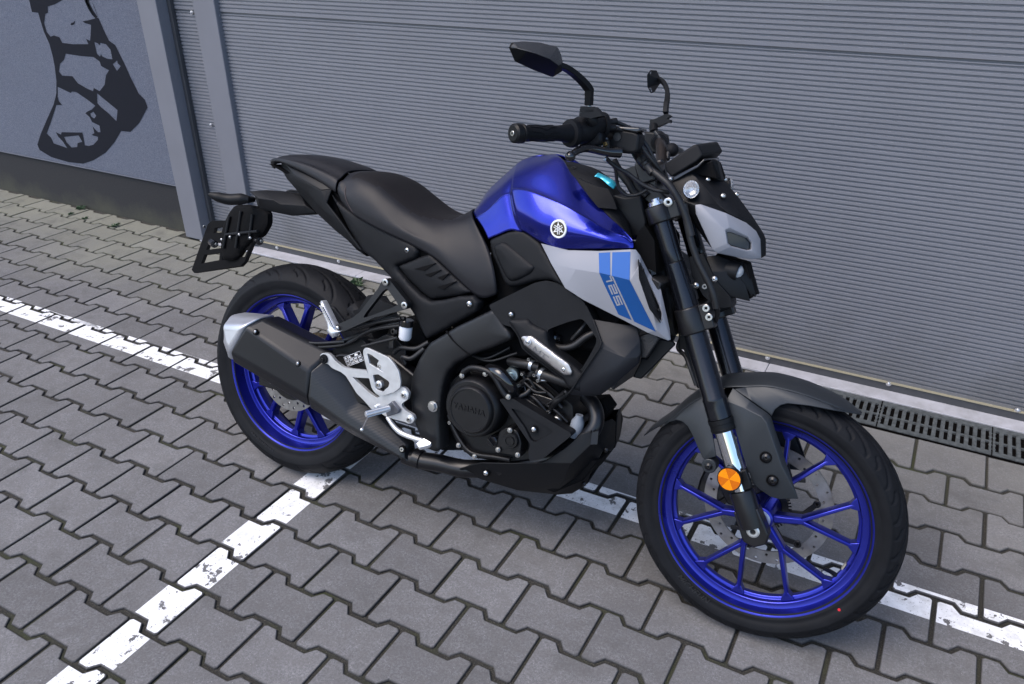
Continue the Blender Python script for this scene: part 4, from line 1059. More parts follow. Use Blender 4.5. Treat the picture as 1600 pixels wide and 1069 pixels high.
faces=[fc('a b g f'),fc('b c h g'),fc('c d i h'),fc('a f j'),fc('f g k j'),fc('g h l k'),fc('h i m l'),fc('i o n m'),fc('d e u cc v i'),fc('i v w'),fc('i w x o'),fc('o x y p'),fc('n o p'),fc('p y z q'),fc('q z r'),fc('z aa s r'),fc('aa bb t s'),fc('bb cc u t')]
def toplane(k,A,B,C):
    A,B,C=(svv[I[q]] for q in (A,B,C)); n=(B-A).cross(C-A).normalized(); d=BRT@wray(*c7(sv[k][:2])); svv[I[k]]=CL+d*((A-CL).dot(n)/d.dot(n))
toplane('h','c','d','i'); toplane('l','h','i','m'); toplane('o','h','i','m'); toplane('n','i','m','o')
sh=facets('side_shroud',svv,faces,silverp,bike,thick=.004,bevel=.0022,seg=3,both=True)
# vent mesh inside the scoop
def onplane(cf,p,A,B,C,off=.0007):
    n=(B-A).cross(C-A).normalized(); n=n if n.y<0 else -n
    d=BRT@wray(*cf(p)); t=(A-CL).dot(n)/d.dot(n); return CL+d*t+n*off
panel('scoop_mesh',c7,[(925,620),(950,640),(1000,700),(1060,830),(1075,960),(1040,950),(985,880),(930,720)],[(935,640,-.148),(1050,945,-.132),(975,715,-.118)],.004,mat('mesh_black',(.008,.008,.009),.55,bump=1.0,bscale=900),bevel=0,both_=True,rr=0)
for q in ((950,675),(1033,885)): bolt(q7(*q,-.147),(0.3,-1,0),.0035,.003,satin,bike,'dome')
Up=(svv[I['c']],svv[I['d']],svv[I['i']]); Lo=(svv[I['h']],svv[I['i']],svv[I['m']])
def stripe(name,up,lo,m=decalblue):
    vs=[onplane(ct6,p,*Up) for p in up]+[onplane(ct6,p,*Lo) for p in lo]; n=len(up); fs=[tuple(range(n)),tuple(range(n,n+len(lo)))]
    bm=bmesh.new(); V=[bm.verts.new(v) for v in vs]
    for f in fs: bm.faces.new([V[i] for i in f])
    o=frombm(name,bm,m,sh[0],smooth=False,recalc=False)
    ymir(o).parent=sh[1]
    return o
# crease line of the shroud in crop t6 pixels
def crease_v(u):   # image row of the crease h-i at column u (crop t6)
    h=PX(svv[I['h']]);i=PX(svv[I['i']]); hx=((h[0]-880)/(180/740),(h[1]-300)/(180/740)); ix=((i[0]-880)/(180/740),(i[1]-300)/(180/740))
    return hx[1]+(ix[1]-hx[1])*(u-hx[0])/(ix[0]-hx[0])
stripe('stripe_narrow',[(229,392),(302,388),(303,crease_v(303)),(232,crease_v(232))],[(232,crease_v(232)),(303,crease_v(303)),(312,545),(440,823),(355,786),(262,590)])
stripe('stripe_wide',[(316,388),(432,384),(427,crease_v(427)),(312,crease_v(312))],[(312,crease_v(312)),(427,crease_v(427)),(440,590),(596,897),(456,832),(322,545)])
# the digits 1 2 5 set along the narrow stripe
def stroke_text():
    A=onplane(ct6,(266,548),*Lo,.0014);Bq=onplane(ct6,(362,768),*Lo,.0014);Cq=onplane(ct6,(306,530),*Lo,.0014)
    ex=(Bq-A); L=ex.length; ex.normalize(); n=(Lo[1]-Lo[0]).cross(Lo[2]-Lo[0]).normalized(); n=n if n.y<0 else -n; ey=n.cross(ex); ey=ey if ey.dot(Cq-A)>0 else -ey
    H=.0155; wd=.0034; bm=bmesh.new()
    def quad(x0,y0,x1,y1): 
        f=[A+ex*(x+.15*y)+ey*y for x,y in ((x0,y0),(x1,y0),(x1,y1),(x0,y1))]; bm.faces.new([bm.verts.new(p) for p in f])
    w_=L*.27; g_=L*.055; x=.0
    # 1 : stem with a flag
    quad(x,H-wd,x+w_*.55,H); quad(x+w_*.55-wd,0,x+w_*.55,H-wd); x+=w_*.55+g_*1.6
    # 2
    quad(x,H-wd,x+w_,H); quad(x+w_-wd,H/2+wd/2,x+w_,H-wd); quad(x,H/2-wd/2,x+w_,H/2+wd/2); quad(x,wd,x+wd,H/2-wd/2); quad(x,0,x+w_,wd); x+=w_+g_
    # 5
    quad(x,H-wd,x+w_,H); quad(x,H/2+wd/2,x+wd,H-wd); quad(x,H/2-wd/2,x+w_,H/2+wd/2); quad(x+w_-wd,wd,x+w_,H/2-wd/2); quad(x,0,x+w_,wd)
    o=frombm('model_number',bm,silverp,sh[0],smooth=False,recalc=False); 
stroke_text()
# ---- seats
def seatgrid(st):
    rows=[[] for _ in range(7)]
    for x,zc,w_,ze,lean in st:
        h=zc-ze
        for k,(fy,fz) in enumerate(((0,0),(.35,-.001),(.62,-.006),(.82,-.020),(.95,-.046 if h>.07 else -.5*h),(1,-.72*h if h>.07 else -.8*h),(.99,-h))):
            rows[k].append(V3((x+lean*(-fz),-w_*fy,zc+fz)))
    return rows
pil=[(-.121,.908,.034,.901,0),(-.106,.921,.056,.905,0),(-.06,.932,.076,.911,0),(.0,.938,.089,.904,0),(.06,.937,.098,.892,0),(.11,.931,.105,.879,0),(.150,.924,.111,.866,0),(.168,.918,.113,.861,0)]
smooth_sym('pillion_seat',seatgrid(pil),leather,bike,6,4,angle=60,solid=.004)
rs_=[(.170,.905,.108,.862,0),(.178,.915,.114,.858,0),(.20,.919,.122,.838,0),(.240,.918,.129,.815,0),(.29,.906,.133,.799,0),(.34,.882,.134,.787,0),(.385,.860,.133,.777,0),(.425,.846,.132,.768,0)]
R=seatgrid(rs_)
ext=[[(.462,0,.841),(.466,-.046,.840),(.472,-.082,.833),(.480,-.108,.812),(.486,-.125,.787),(.492,-.131,.770),(.500,-.131,.745)],
     [(.490,0,.846),(.500,-.048,.845),(.512,-.085,.835),(.528,-.112,.802),(.545,-.128,.765),(.556,-.134,.735),(.566,-.133,.708)],
     [(.510,0,.858),(.524,-.045,.857),(.548,-.086,.843),(.585,-.115,.800),(.610,-.131,.752),(.622,-.136,.710),(.628,-.133,.676)],
     [(.519,0,.866),(.536,-.045,.864),(.566,-.088,.850),(.618,-.117,.800),(.648,-.132,.752),(.662,-.136,.715),(.668,-.132,.688)],
     [(.523,0,.858),(.541,-.044,.856),(.573,-.086,.842),(.627,-.113,.797),(.657,-.128,.752),(.670,-.131,.717),(.674,-.126,.695)]]
for e in ext:
    for k in range(7): R[k].append(V3(e[k]))
rseat=smooth_sym('rider_seat',R,leather,bike,6,4,angle=60,solid=.004)
# stitched seam
def on_seat(u,v,y): return q1(u,v,y)
tube('seat_seam',[q1(1000,432,-.127),q1(966,372,-.1265),q1(950,310,-.122),q1(962,255,-.104),q1(1000,215,-.075)],.0011,mat('thread',(.05,.035,.035),.7),bike,6,5)
grip_v=mat('seat_grip_vinyl',(.0095,.0085,.0095),.62,spec=.22,bump=.8,bscale=420)
rseat.data.materials.append(grip_v)
_nc=(len(R[0])-1)*6+1
for f in rseat.data.polygons:
    c=f.center
    _w=.100 if c.x<.40 else .100-.28*(c.x-.40)
    if .205<c.x<.505 and abs(c.y)<_w and c.z>.80: f.material_index=1
# under-seat body that closes the view through the bike
prism('seat_base',[V3(p) for p in ((-.10,-.07,.90),(.15,-.10,.862),(.30,-.115,.80),(.50,-.115,.745),(.62,-.115,.68),(.60,-.10,.60),(.42,-.09,.66),(.20,-.07,.78),(.05,-.05,.85))],(0,.14,0),void,bike,0)
# ---- tail cowl
facets('tail_cowl',[q1(*p) for p in ((563,124,-.040),(590,127,-.066),(700,178,-.084),(830,243,-.100),(882,286,-.106),(806,294,-.116),(650,207,-.094),(572,140,-.050))],[(0,1,6,7),(1,2,6),(2,3,5,6),(3,4,5)],plast2,bike,thick=.006,bevel=.0015,both=True)
tail=facets('tail_fin',[q1(*p) for p in ((564,148,-.040),(575,142,-.050),(650,209,-.095),(806,297,-.117),(872,289,-.108),(840,372,-.116),(908,462,-.120),(1046,655,-.122),(1000,622,-.116),(890,535,-.108),(780,432,-.098),(692,332,-.085),(602,226,-.060),(576,180,-.045),(720,300,-.106),(830,420,-.114))],
   [(0,1,2,12,13),(2,3,14,12),(12,14,11),(14,15,10,11),(3,15,14),(3,4,5),(3,5,6,15),(15,6,9,10),(6,7,8,9)],plast,bike,thick=.006,bevel=.0018,both=True)
SA=[(515,301,-.108),(660,590,-.140) and (736,474,-.142),(668,528,-.126)]
S1=[c3(p) for p in ((-172,-72),(-126,-10),(0,74),(150,150),(290,222),(338,252),(350,285),(330,322),(222,364),(232,395),(300,480),(370,548),(425,578),(500,570),(600,546),(680,546),(712,585),(698,638),(560,716),(405,802),(385,775),(330,660),(180,425),(90,330),(9,268),(-60,150))]
domed('side_cover',ident,S1,SA,plast,bulge=.003,roll=.007,depth=.03,both_=True,rr=3)
SI=[(515,301,-.104),(736,474,-.136),(668,528,-.120)]
domed('side_cover_insert',ident,[c3(p) for p in ((232,366),(330,325),(425,292),(520,385),(600,460),(668,522),(600,542),(430,562),(385,530),(300,450))],SI,plast,bulge=.006,roll=.006,depth=.02,both_=True,rr=4)
for k,q in enumerate((((330,384),(458,348),(395,396)),((395,418),(492,388),(428,432)),((470,436),(540,408),(500,450)),((468,492),(582,456),(508,506)))):
    prism('gill_shade',pts3(c3,q,[(400,300,-.133),(600,540,-.142),(430,560,-.136)]),(0,.006,0),void,bike,0)  # thin near-black wedges put the shade of the slits into colour
for q,y in (((293,272),-.126),((662,592),-.144)):
    P=q3(*q,y); lathe('bolt_recess',P,(0,-1,0),[(-.004,.0108),(.0010,.0108),(.0012,.0092),(-.0005,.0088),(-.0005,0)],plast2,bike,24); bolt(P+V3((0,-.0005,0)),(0,-1,0),0.0072,.0048,steel,bike,'dome')
prism('tail_inner',[U(*c1(p),-.088) for p in ((800,300),(880,300),(920,460),(1080,690),(1020,650),(880,500))],(0,.17,0),void,bike,0)
# ---- tail unit: mudguard bracket, indicators, plate holder
facets('tail_bracket',[U(*c1(p[:2]),p[2]) for p in ((380,300,-.075),(480,292,-.050),(590,300,-.045),(690,318,-.040),(780,430,-.050),(700,438,-.060),(640,450,-.062),(440,410,-.075),(430,345,-.080),(520,352,-.078),(560,375,-.072),(715,385,-.060))],[(0,1,9,8),(1,2,10,9),(2,3,11,10),(3,4,11),(4,5,11),(5,6,10,11),(6,7,8,9,10)],plast,bike,thick=.006,bevel=.002,both=True)
prism('tail_beam',[U(*c1(p),-.03) for p in ((400,305),(690,310),(800,440),(640,448),(430,400))],(0,.06,0),plast2,bike,.004)
bm=bmesh.new(); addtube(bm,[q1(380,352,-.115),q1(330,348,-.125),q1(260,350,-.135),q1(190,335,-.150),q1(150,322,-.160),q1(133,320,-.164)],[.010,.016,.0155,.0135,.007,.002],14,4)
ind=frombm('rear_indicator',bm,plast2,bike,angle=60); ind.scale=(1,1,1); ymir(ind)
tube('indicator_stem',[q1(400,350,-.05),q1(330,350,-.12)],.009,plast2,bike); 
# number plate carrier (empty grid frame)
PA=[(302,420,0),(383,415,-.09) and (386,412,-.085),(329,348,-.01)]
pf=[(40,765),(130,500),(160,478),(245,478)] 
outer=[c1(p) for p in ((36,770),(132,498),(158,476),(420,474),(440,500),(352,720),(325,748),(50,788))]
h1=[[c1(p) for p in ((92,732),(112,680),(205,668),(200,712))],[c1(p) for p in ((122,652),(136,612),(215,604),(210,640))],[c1(p) for p in ((172,520),(230,512),(225,545),(165,552))],[c1(p) for p in ((215,712),(222,666),(305,656),(290,702))],[c1(p) for p in ((318,655),(372,648),(352,692),(308,698))],[c1(p) for p in ((330,630),(345,600),(392,594),(380,625))],[c1(p) for p in ((228,640),(232,605),(320,596),(310,632))]]
PA=[(299,421,.075),(383,412,-.060),(331,345,.055)]
o=holed('plate_carrier',pts3(ident,outer,PA),[pts3(ident,h,PA) for h in h1],V3((.010,.004,0)),void,bike,.001)
domed('mudflap',c1,[(285,385),(330,380),(440,400),(480,430),(480,500),(440,570),(380,600),(330,650),(290,712),(215,712),(200,600),(210,520),(250,430)],[(250,430,-.03),(470,450,-.085),(290,700,-.05)],void,bulge=.008,roll=.008,depth=.02,rr=20)
for a_,b_ in (((262,450),(225,640)),((330,420),(300,640)),((400,440),(380,590)),((240,560),(430,540))): tube('mudflap_rib',pts3(c1,[a_,b_],[(250,430,-.045),(470,450,-.098),(290,700,-.064)]),.0045,plast,bike,8,0)
for q in ((215,590),(385,580),(265,575),(320,560)): bolt(pts3(c1,[q],[(250,430,-.048),(470,450,-.102),(290,700,-.068)])[0],(.4,-1,0),.004,.003,steel,bike,'dome')
for q in ((160,610),(425,592)):
    tube('plate_screw_boss',[U(*c1(q),-.075 if q[0]>300 else -.03)+V3((.02,-.01,0)),U(*c1(q),-.075 if q[0]>300 else -.03)+V3((-.01,.006,0))],.011,gloss,bike); bolt(U(*c1((q[0]+6,q[1]-4)),(-.075 if q[0]>300 else -.03))+V3((.024,-.012,0)),(1,-.5,0),.004,.003,steel,bike,'cap')
bolt(U(*c1((112,512)),.05)+V3((0,0,0)),(1,-.5,0),.005,.004,steel,bike,'cap')

# ---------------------------------------------------------------- frame
framep=mat('frame_black',(.007,.0075,.009),.42,.15,spec=.5,bump=.25,bscale=900,noise=.08,nscale=20)
FA=[(c4((210,135)))+( -.140,),(c4((160,560)))+(-.142,),(c4((560,160)))+(-.145,)]
fr=[c4(p) for p in ((262,108),(470,8),(505,72),(562,150),(565,178),(470,222),(340,270),(255,312),(205,370),(180,450),(170,540),(162,640),(166,800),(138,808),(76,780),(42,690),(10,600),(0,480),(8,390),(50,290),(110,200))]
domed('frame_spar',ident,fr,FA,framep,bulge=.004,roll=.007,depth=.045,both_=True,rr=4)
prism('frame_groove',pts3(c4,[(200,137),(208,131),(250,185),(335,262),(330,272),(240,195)],[(210,135,-.1405),(160,560,-.1425),(560,160,-.1455)]),(0,.003,0),void,bike,0)
tube('frame_seam',[q4(203,134,-.1435),q4(245,190,-.1465),(q4(332,268,-.1455))],.0016,void,bike)
P=q4(132,552,-.146); bolt(P,(0,-1,0),.0105,.010,steel,bike,'hex','pivot_bolt')
lathe('pivot_washer',P,(0,-1,0),[(-.004,.0135),(.0022,.0135),(.0022,0)],alu,bike,24)
# front frame cover with opening
CA=[(763,477,-.148),(858,437,-.142),(905,600,-.152)]
cvo=[c3(p) for p in ((777,600),(900,540),(1050,466),(1120,452),(1190,468),(1250,505),(1298,550))]+[c7((600,800)),c7((648,850)),cm7((880,40)),cm7((905,62)),cm7((1000,260)),cm7((1062,420)),cm7((1060,490)),cm7((880,800)),cm7((800,940)),cm7((700,975)),cm7((640,880)),cm7((330,655)),cm7((185,535)),cm7((135,395)),cm7((60,290)),c3((860,715)),c3((800,640))]
cvh=[cm7(p) for p in ((465,325),(560,285),(700,235),(840,200),(880,225),(960,330),(1015,430),(1005,485),(920,640),(838,772),(800,756),(650,630),(500,515),(468,440))]
holed('frame_cover',pts3(ident,rnd_poly(cvo,4),CA),[pts3(ident,rnd_poly(cvh,4),CA)],.030,plast,bike,.004,3)
# raised channel that carries the badge plate
domed('badge_carrier',cm7,[(20,222),(60,205),(235,200),(258,215),(300,260),(460,335),(472,440),(505,515),(650,632),(820,770),(905,850),(820,1010),(690,975),(640,880),(330,655),(190,535),(135,395)],[(60,210,-.156),(820,1000,-.162),(470,360,-.152)],plast,bulge=.004,roll=.008,depth=.03,rr=14)
bp_=domed('badge_plate',cm7,[(168,412),(190,398),(270,394),(300,410),(700,712),(734,798),(722,832),(650,832),(600,800),(228,512),(200,488)],[(190,398,-.1655),(720,830,-.1715),(470,560,-.1690)],mat('brushed_alu',(.42,.405,.40),.34,.85,noise=.06,nscale=70,bump=.15,bscale=300),bulge=.001,roll=.0025,depth=.006,rr=20)
for q in ((250,460),(650,765)):
    P=m7(*q,-.1685-.000*q[0]); lathe('bolt_recess',P+V3((0,-.0016,0)),(0,-1,0),[(-.003,.0078),(.0006,.0078),(.001,.0066),(-.0006,.0062),(-.0006,0)],alu,bike,24); bolt(P+V3((0,-.0018,0)),(0,-1,0),.0052,.003,steel,bike,'dome')
def plane_frame(cf,o_,ex_,an,off):
    A=pts3(cf,[o_],an)[0];Bq=pts3(cf,[ex_],an)[0]; n=nrm(an,cf); ex=(Bq-A).normalized(); ey=n.cross(ex); ey=-ey if ey.z<0 else ey
    return A+n*off,ex,ey,n
A_,ex,ey,n_=plane_frame(cm7,(300,520),(600,745),[(190,398,-.1655),(720,830,-.1715),(470,560,-.1690)],.0022)
bm=bmesh.new()
def tq(x0,y0,x1,y1,w_=.0021,A=A_,sh_=.25,h=.0016):
    a=A+ex*(x0+sh_*y0)+ey*y0; b=A+ex*(x1+sh_*y1)+ey*y1; d=(b-a).normalized(); s=n_.cross(d)
    R_=Matrix((d,s,n_)).transposed(); addbox(bm,(a+b)/2,((b-a).length+w_*.6,w_,h),R_)
H=.010
tq(.004,-.004,.004,.006);tq(.004,.006,.013,-.002);tq(.013,-.002,.021,.006);tq(.021,.006,.021,-.004);tq(.026,.006,.044,.006);tq(.033,.006,.033,-.004)
frombm('badge_letters',bm,mat('letter_grey',(.22,.22,.23),.4,.7),bp_,smooth=False)
bolt(q3(910,655,-.151),(0,-1,0),.006,.0045,steel,bike,'dome'); lathe('bolt_recess',q3(910,655,-.150),(0,-1,0),[(-.003,.0088),(.001,.0088),(.001,.007),(-.001,.007),(-.001,0)],plast2,bike,24)
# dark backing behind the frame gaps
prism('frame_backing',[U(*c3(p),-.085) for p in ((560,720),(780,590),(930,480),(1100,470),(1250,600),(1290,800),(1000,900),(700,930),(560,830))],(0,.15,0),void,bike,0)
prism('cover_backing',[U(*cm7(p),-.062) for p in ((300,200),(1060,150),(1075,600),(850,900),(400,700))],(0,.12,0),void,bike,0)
# front side fairing
fv=dict(a=(548,-8,-.140),b=(900,52,-.138),c=(925,170,-.142),d=(932,262,-.144),e=(612,172,-.164),f=(918,345,-.138),g=(700,535,-.130),h=(612,600,-.132),i=(540,612,-.140),j=(338,600,-.156),k=(372,562,-.160),l=(560,590,-.150),m=(604,215,-.166),n=(905,300,-.152),o=(800,300,-.168))
K=list(fv); vv_=[ (lambda p:U(*ch8(p[:2]),p[2]))(fv[k]) for k in K]; J={k:i for i,k in enumerate(K)}; fc2=lambda s:tuple(J[k] for k in s.split())
facets('radiator_cover',vv_,[fc2('a b c o e'),fc2('c d n o'),fc2('e o m'),fc2('m o n f g h l k'),fc2('n d f'),fc2('l h i'),fc2('k l i j')],covp,bike,thick=.005,bevel=.003,both=True)
tube('cover_edge',[U(*ch8(p),y) for p,y in (((548,0),-.146),((612,178),-.169),((603,216),-.171),((372,562),-.165),((338,600),-.160))],.0022,plast,bike,8,0)
# ---------------------------------------------------------------- radiator, airbox and inner mass
def zbox(name,x0,x1,y0,y1,z0,z1,m,bev=.006,par=bike,R=None):
    bm=bmesh.new(); addbox(bm,((x0+x1)/2,(y0+y1)/2,(z0+z1)/2),(x1-x0,y1-y0,z1-z0),R); o=frombm(name,bm,m,par,angle=30); mods(o,bevel=bev); return o
rad=mat('radiator_fins',(.035,.035,.037),.5,.6,bump=1,bscale=250)
prism('radiator',[V3(p) for p in ((1.035,-.125,.80),(1.06,-.125,.79),(.99,-.125,.53),(.965,-.125,.545))],(0,.25,0),rad,bike,.004)
prism('radiator_side',pts3(ch8,[(905,130),(1030,95),(1075,150),(970,308),(930,305)],-.128),(0,.02,0),rad,bike,.003)
prism('radiator_bracket',pts3(ch8,[(925,300),(975,310),(1075,150),(1180,175),(1200,200),(930,475),(860,460),(920,340)],-.10),(0,.012,0),plast2,bike,.003)
prism('airbox',[V3(p) for p in ((.62,-.10,.80),(.98,-.10,.84),(1.0,-.10,.72),(.93,-.10,.60),(.74,-.10,.585),(.66,-.10,.66))],(0,.20,0),void,bike,.01)
prism('neck_cover',pts3(ck3,[(118,600),(262,632),(432,610),(470,780),(500,900),(470,1069),(300,1075),(235,900)],-.072),(0,.144,0),plast2,bike,.004)
prism('duct_panel',pts3(c6,[(-8,690),(185,694),(222,820),(275,1060),(300,1250),(200,1230),(120,960),(60,760)],-.060),(0,.12,0),plast2,bike,.004)
for q in (((495,392),(552,376),(562,455),(512,462)),((540,470),(574,458),(596,528),(560,540))): prism('warning_label',pts3(ct6,q,-.0612),(0,.001,0),mat('label_print',(.55,.55,.57),.5,noise=.5,nscale=260),bike,0)
# hoses and canister seen in the opening
tube('coolant_hose',[m7(540,500,-.12),m7(640,525,-.125),m7(760,500,-.125),m7(900,400,-.12),m7(1040,330,-.11)],.0085,hose,bike)
tube('vent_hose',[m7(740,430,-.118),m7(820,340,-.12),m7(900,240,-.11)],.0048,hose,bike)
lathe('ignition_coil',m7(480,400,-.10),V3((.9,-.12,.05)),[(0,0),(0,.010),(.006,.0135),(.022,.0135),(.026,.010),(.036,.009),(.036,0)],gloss,bike)
# ---------------------------------------------------------------- engine
engm=mat('engine_black',(.006,.006,.007),.40,.25,spec=.5,bump=.45,bscale=500,noise=.15,nscale=30)
eng=bpy.data.objects.new('engine',None); col.objects.link(eng); eng.parent=bike
prism('crankcase',pts3(c4,rnd_poly([(215,420),(290,352),(420,345),(560,470),(640,500),(900,690),(880,740),(745,845),(560,868),(345,842),(270,775),(205,640)],20),-.105),(0,.24,0),engm,eng,.008,3)
prism('crankcase_rear',[V3(p) for p in ((.53,-.07,.47),(.62,-.07,.52),(.70,-.07,.56),(.84,-.07,.56),(.86,-.07,.30),(.62,-.07,.26),(.53,-.07,.33))],(0,.17,0),void,eng,.01)
prism('sump_guard',pts3(c4,[(170,660),(290,660),(300,800),(170,800)],-.06),(0,.12,0),void,eng,.005)
# clutch cover
cc_=q4(352,560,-.150)
rad_=abs((q4(500,560,-.165)-q4(205,560,-.165)).x)/2
lathe('clutch_housing',V3((cc_.x,-.105,cc_.z)),(0,-1,0),[(0,0),(0,rad_*1.08),(.035,rad_*1.06),(.052,rad_*1.0),(.056,rad_*.94),(.056,0)],engm,eng,64)
cl2=q4(333,575,-.172); r2=abs((q4(447,575,-.175)-q4(212,575,-.175)).x)/2
clutch=lathe('clutch_cover',V3((cl2.x,-.158,cl2.z)),(0,-1,0),[(0,0),(0,r2*1.06),(.008,r2*1.05),(.014,r2*1.0),(.0165,r2*.955),(.0165,r2*.90),(.0145,r2*.885),(.0145,0)],engm,eng,72)
tmat=Matrix.Translation(V3((cl2.x-.001,-.1735,cl2.z+.003)))@Matrix.Rotation(D2R(90),4,'X')
text('YAMAHA',.0200,.0013,engm,tmat,eng,'cover_lettering',bold=.0002,spacing=1.1)
# cover rim ribs
tube('cover_rib',[q4(298,365,-.145),q4(345,338,-.148),q4(420,350,-.150),q4(470,385,-.150),q4(520,470,-.148),q4(548,505,-.146)],.0075,engm,eng)
tube('water_neck',[q4(440,350,-.13),q4(500,370,-.145),q4(555,430,-.14),q4(580,480,-.12)],.016,gloss,eng)
# V shaped side cover
an=[(505,510,-.150),(900,710,-.135),(670,860,-.152)]
panel('side_case_cover',c4,[(498,512),(575,510),(640,548),(895,700),(900,716),(745,842),(668,858),(660,805),(672,765),(560,600)],an,.03,plast,eng,.004,3,rr=12,holes=[[(562,562),(612,576),(800,690),(790,702),(700,752),(675,742),(640,670)]])
panel('case_cover_recess',c4,[(545,545),(612,566),(820,690),(690,775),(650,720)],[(505,510,-.142),(900,710,-.127),(670,860,-.144)],.006,plast,eng,.002,rr=8)
P=q4(690,682,-.145); lathe('bolt_recess',P,(0,-1,0),[(-.004,.0095),(.002,.0095),(.002,.008),(-.001,.0075),(-.001,0)],plast2,eng,24); bolt(P,(0,-1,0),.0066,.005,steel,eng,'dome')
# oil filter cover, filler cap
P=q4(552,748,-.160)
lathe('filter_cover',V3((P.x,-.10,P.z)),(0,-1,0),[(0,0),(0,.0215),(.050,.0205),(.054,.0185),(.054,.0125),(.058,.0118),(.058,.0105),(.0555,.010),(.0555,0)],engm,eng,48)
prism('filter_flange',pts3(c4,rnd_poly([(500,690),(545,668),(600,690),(622,760),(612,835),(575,828),(500,812),(478,790)],18),-.146),(0,.05,0),engm,eng,.003)
P=q4(452,752,-.156); lathe('oil_filler_cap',V3((P.x,-.10,P.z)),(0,-1,0),[(0,0),(0,.0135),(.050,.0135),(.052,.012),(.052,0)],gloss,eng,32)
bm=bmesh.new(); R_=Matrix.Rotation(D2R(38),3,'Y'); addbox(bm,(P.x,-.156,P.z),(.022,.010,.0048),R_); o=frombm('cap_grip',bm,plast2,eng); mods(o,bevel=.0012)
for q,y,r in (((292,382),-.150,.0048),((422,371),-.152,.0048),((550,500),-.150,.0048),((610,436),-.12,.004),((559,686),-.152,.0048),((493,794),-.152,.0048),((602,823),-.152,.0048),((362,832),-.125,.0048),((273,770),-.125,.0048),((300,356),-.135,.004),((226,642),-.13,.0045),((630,372),-.12,.0035)):
    P=q4(*q,y); bm=bmesh.new(); addcyl(bm,P+V3((0,.002,0)),P+V3((0,.03,0)),r*1.5,n=16); frombm('bolt_boss',bm,engm,eng); bolt(P,(0,-1,0),r,.0055,steel,eng,'hex' if r>.0045 else 'cap')
# lower case ribs
tube('case_rib',[q4(215,600,-.11),q4(270,720,-.115),q4(345,810,-.118),q4(480,835,-.118),q4(560,850,-.118)],.006,engm,eng)
# cylinder leaning forward
ca=V3((.62,0,.78)).normalized()
def cyl(name,cf_pts,y,dep,m=engm,bev=.003): return prism(name,pts3(c4,rnd_poly(cf_pts,12),y),(0,dep,0),m,eng,bev)
cyl('cylinder',[(560,500),(630,430),(760,560),(690,600)],-.085,.15); 
cyl('cylinder_head',[(615,460),(700,370),(905,545),(915,640),(830,665),(760,600)],-.078,.15)
for k in range(5):
    t=k/4; a=(625+t*70,505+t*55); tube('cooling_rib',[q4(a[0]-18+8,a[1]+22,-.090),q4(a[0]+45,a[1]-52,-.090)],.0032,engm,eng,8,0)
for (a,b,c,d) in (((640,470),(760,580),-.094,.0055),((690,420),(850,560),-.092,.006),((720,520),(880,640),-.090,.0045)): tube('head_rib',[q4(*a,c),q4((a[0]+b[0])/2+8,(a[1]+b[1])/2-8,c-.004),q4(*b,c)],d,engm,eng,8,4)
P=q4(775,585,-.098); bolt(P,(0,-1,0),.005,.006,mat('dull_steel',(.25,.25,.25),.4,.9),eng,'cap')
P=q4(817,632,-.10); lathe('drain_boss',P+V3((0,.02,0)),(0,-1,0),[(0,.0),(0,.0115),(.022,.0105),(.024,.008),(.024,.0055),(.016,.005),(.016,0)],MATS['dull_steel'],eng,28)
P=q4(560,384,-.115); lathe('solenoid',P+V3((-.006,.03,0)),(.28,-1,.05),[(0,0),(0,.0175),(.028,.0175),(.031,.0155),(.031,.008),(.036,.007),(.036,.003),(.040,0)],mat('zinc_plate',(.36,.44,.46),.33,.85,noise=.3,nscale=60),eng,32)
# hoses with clamps
bandm=mat('clamp_band',(.42,.46,.52),.3,.8)
def hose_(pts,r,m=hose,nm='coolant_hose'): return tube(nm,pts,r,m,eng,16,6)
hose_([q4(560,300,-.10),q4(610,312,-.112),q4(672,322,-.118),q4(720,335,-.115)],.0115)
hose_([q4(715,365,-.12),q4(780,385,-.125),q4(880,420,-.122),q4(960,440,-.11)],.0130)
hose_([q4(690,440,-.10),q4(650,480,-.11),q4(612,500,-.118),q4(605,520,-.10)],.006)
hose_([q4(880,470,-.10),q4(820,520,-.105),q4(790,560,-.09)],.0085)
hose_([q4(660,390,-.10),q4(720,330,-.10)],.009)
for a,b,r in ((q4(684,302,-.117),(.9,-.15,-.08),.0135),(q4(737,372,-.122),(.9,-.12,-.16),.0150)):
    P=a; 
P=q4(684,325,-.117); lathe('hose_clamp',P-V3((.9,-.15,-.08)).normalized()*.004,V3((.9,-.15,-.08)),[(0,.0118),(0,.0132),(.008,.0132),(.008,.0118)],bandm,eng,28)
P=q4(738,372,-.122); lathe('hose_clamp',P-V3((.9,-.12,-.16)).normalized()*.004,V3((.9,-.12,-.16)),[(0,.0132),(0,.0148),(.008,.0148),(.008,.0132)],bandm,eng,28)
for q in ((672,290),(702,378),(722,408)): P=q4(*q,-.135); bolt(P,(-.3,-1,0),.0042,.007,steel,eng,'cap'); 
bm=bmesh.new(); addcyl(bm,q4(722,408,-.133),q4(765,408,-.125),.0028,n=10); frombm('clamp_screw',bm,steel,eng)
prism('throttle_body',pts3(c4,rnd_poly([(650,300),(740,290),(770,350),(700,420),(640,380)],10),-.088),(0,.1,0),engm,eng,.004)
prism('wiring_cover',pts3(c4,[(600,470),(640,430),(650,470),(760,500),(840,530),(800,560),(660,520)],-.097),(0,.01,0),gloss,eng,.002)
for k,(a,b,c_) in enumerate((((340,262),(430,285),(560,225)),((350,270),(450,300),(600,255)),((600,430),(660,400),(700,455)),((640,420),(700,470),(760,475)),((620,360),(640,410),(600,470)),((860,480),(830,500),(770,540)))): tube('wire',[q4(*a,-.10-.004*k),q4(*b,-.112),q4(*c_,-.105)],.0035,hose,eng,8,5)
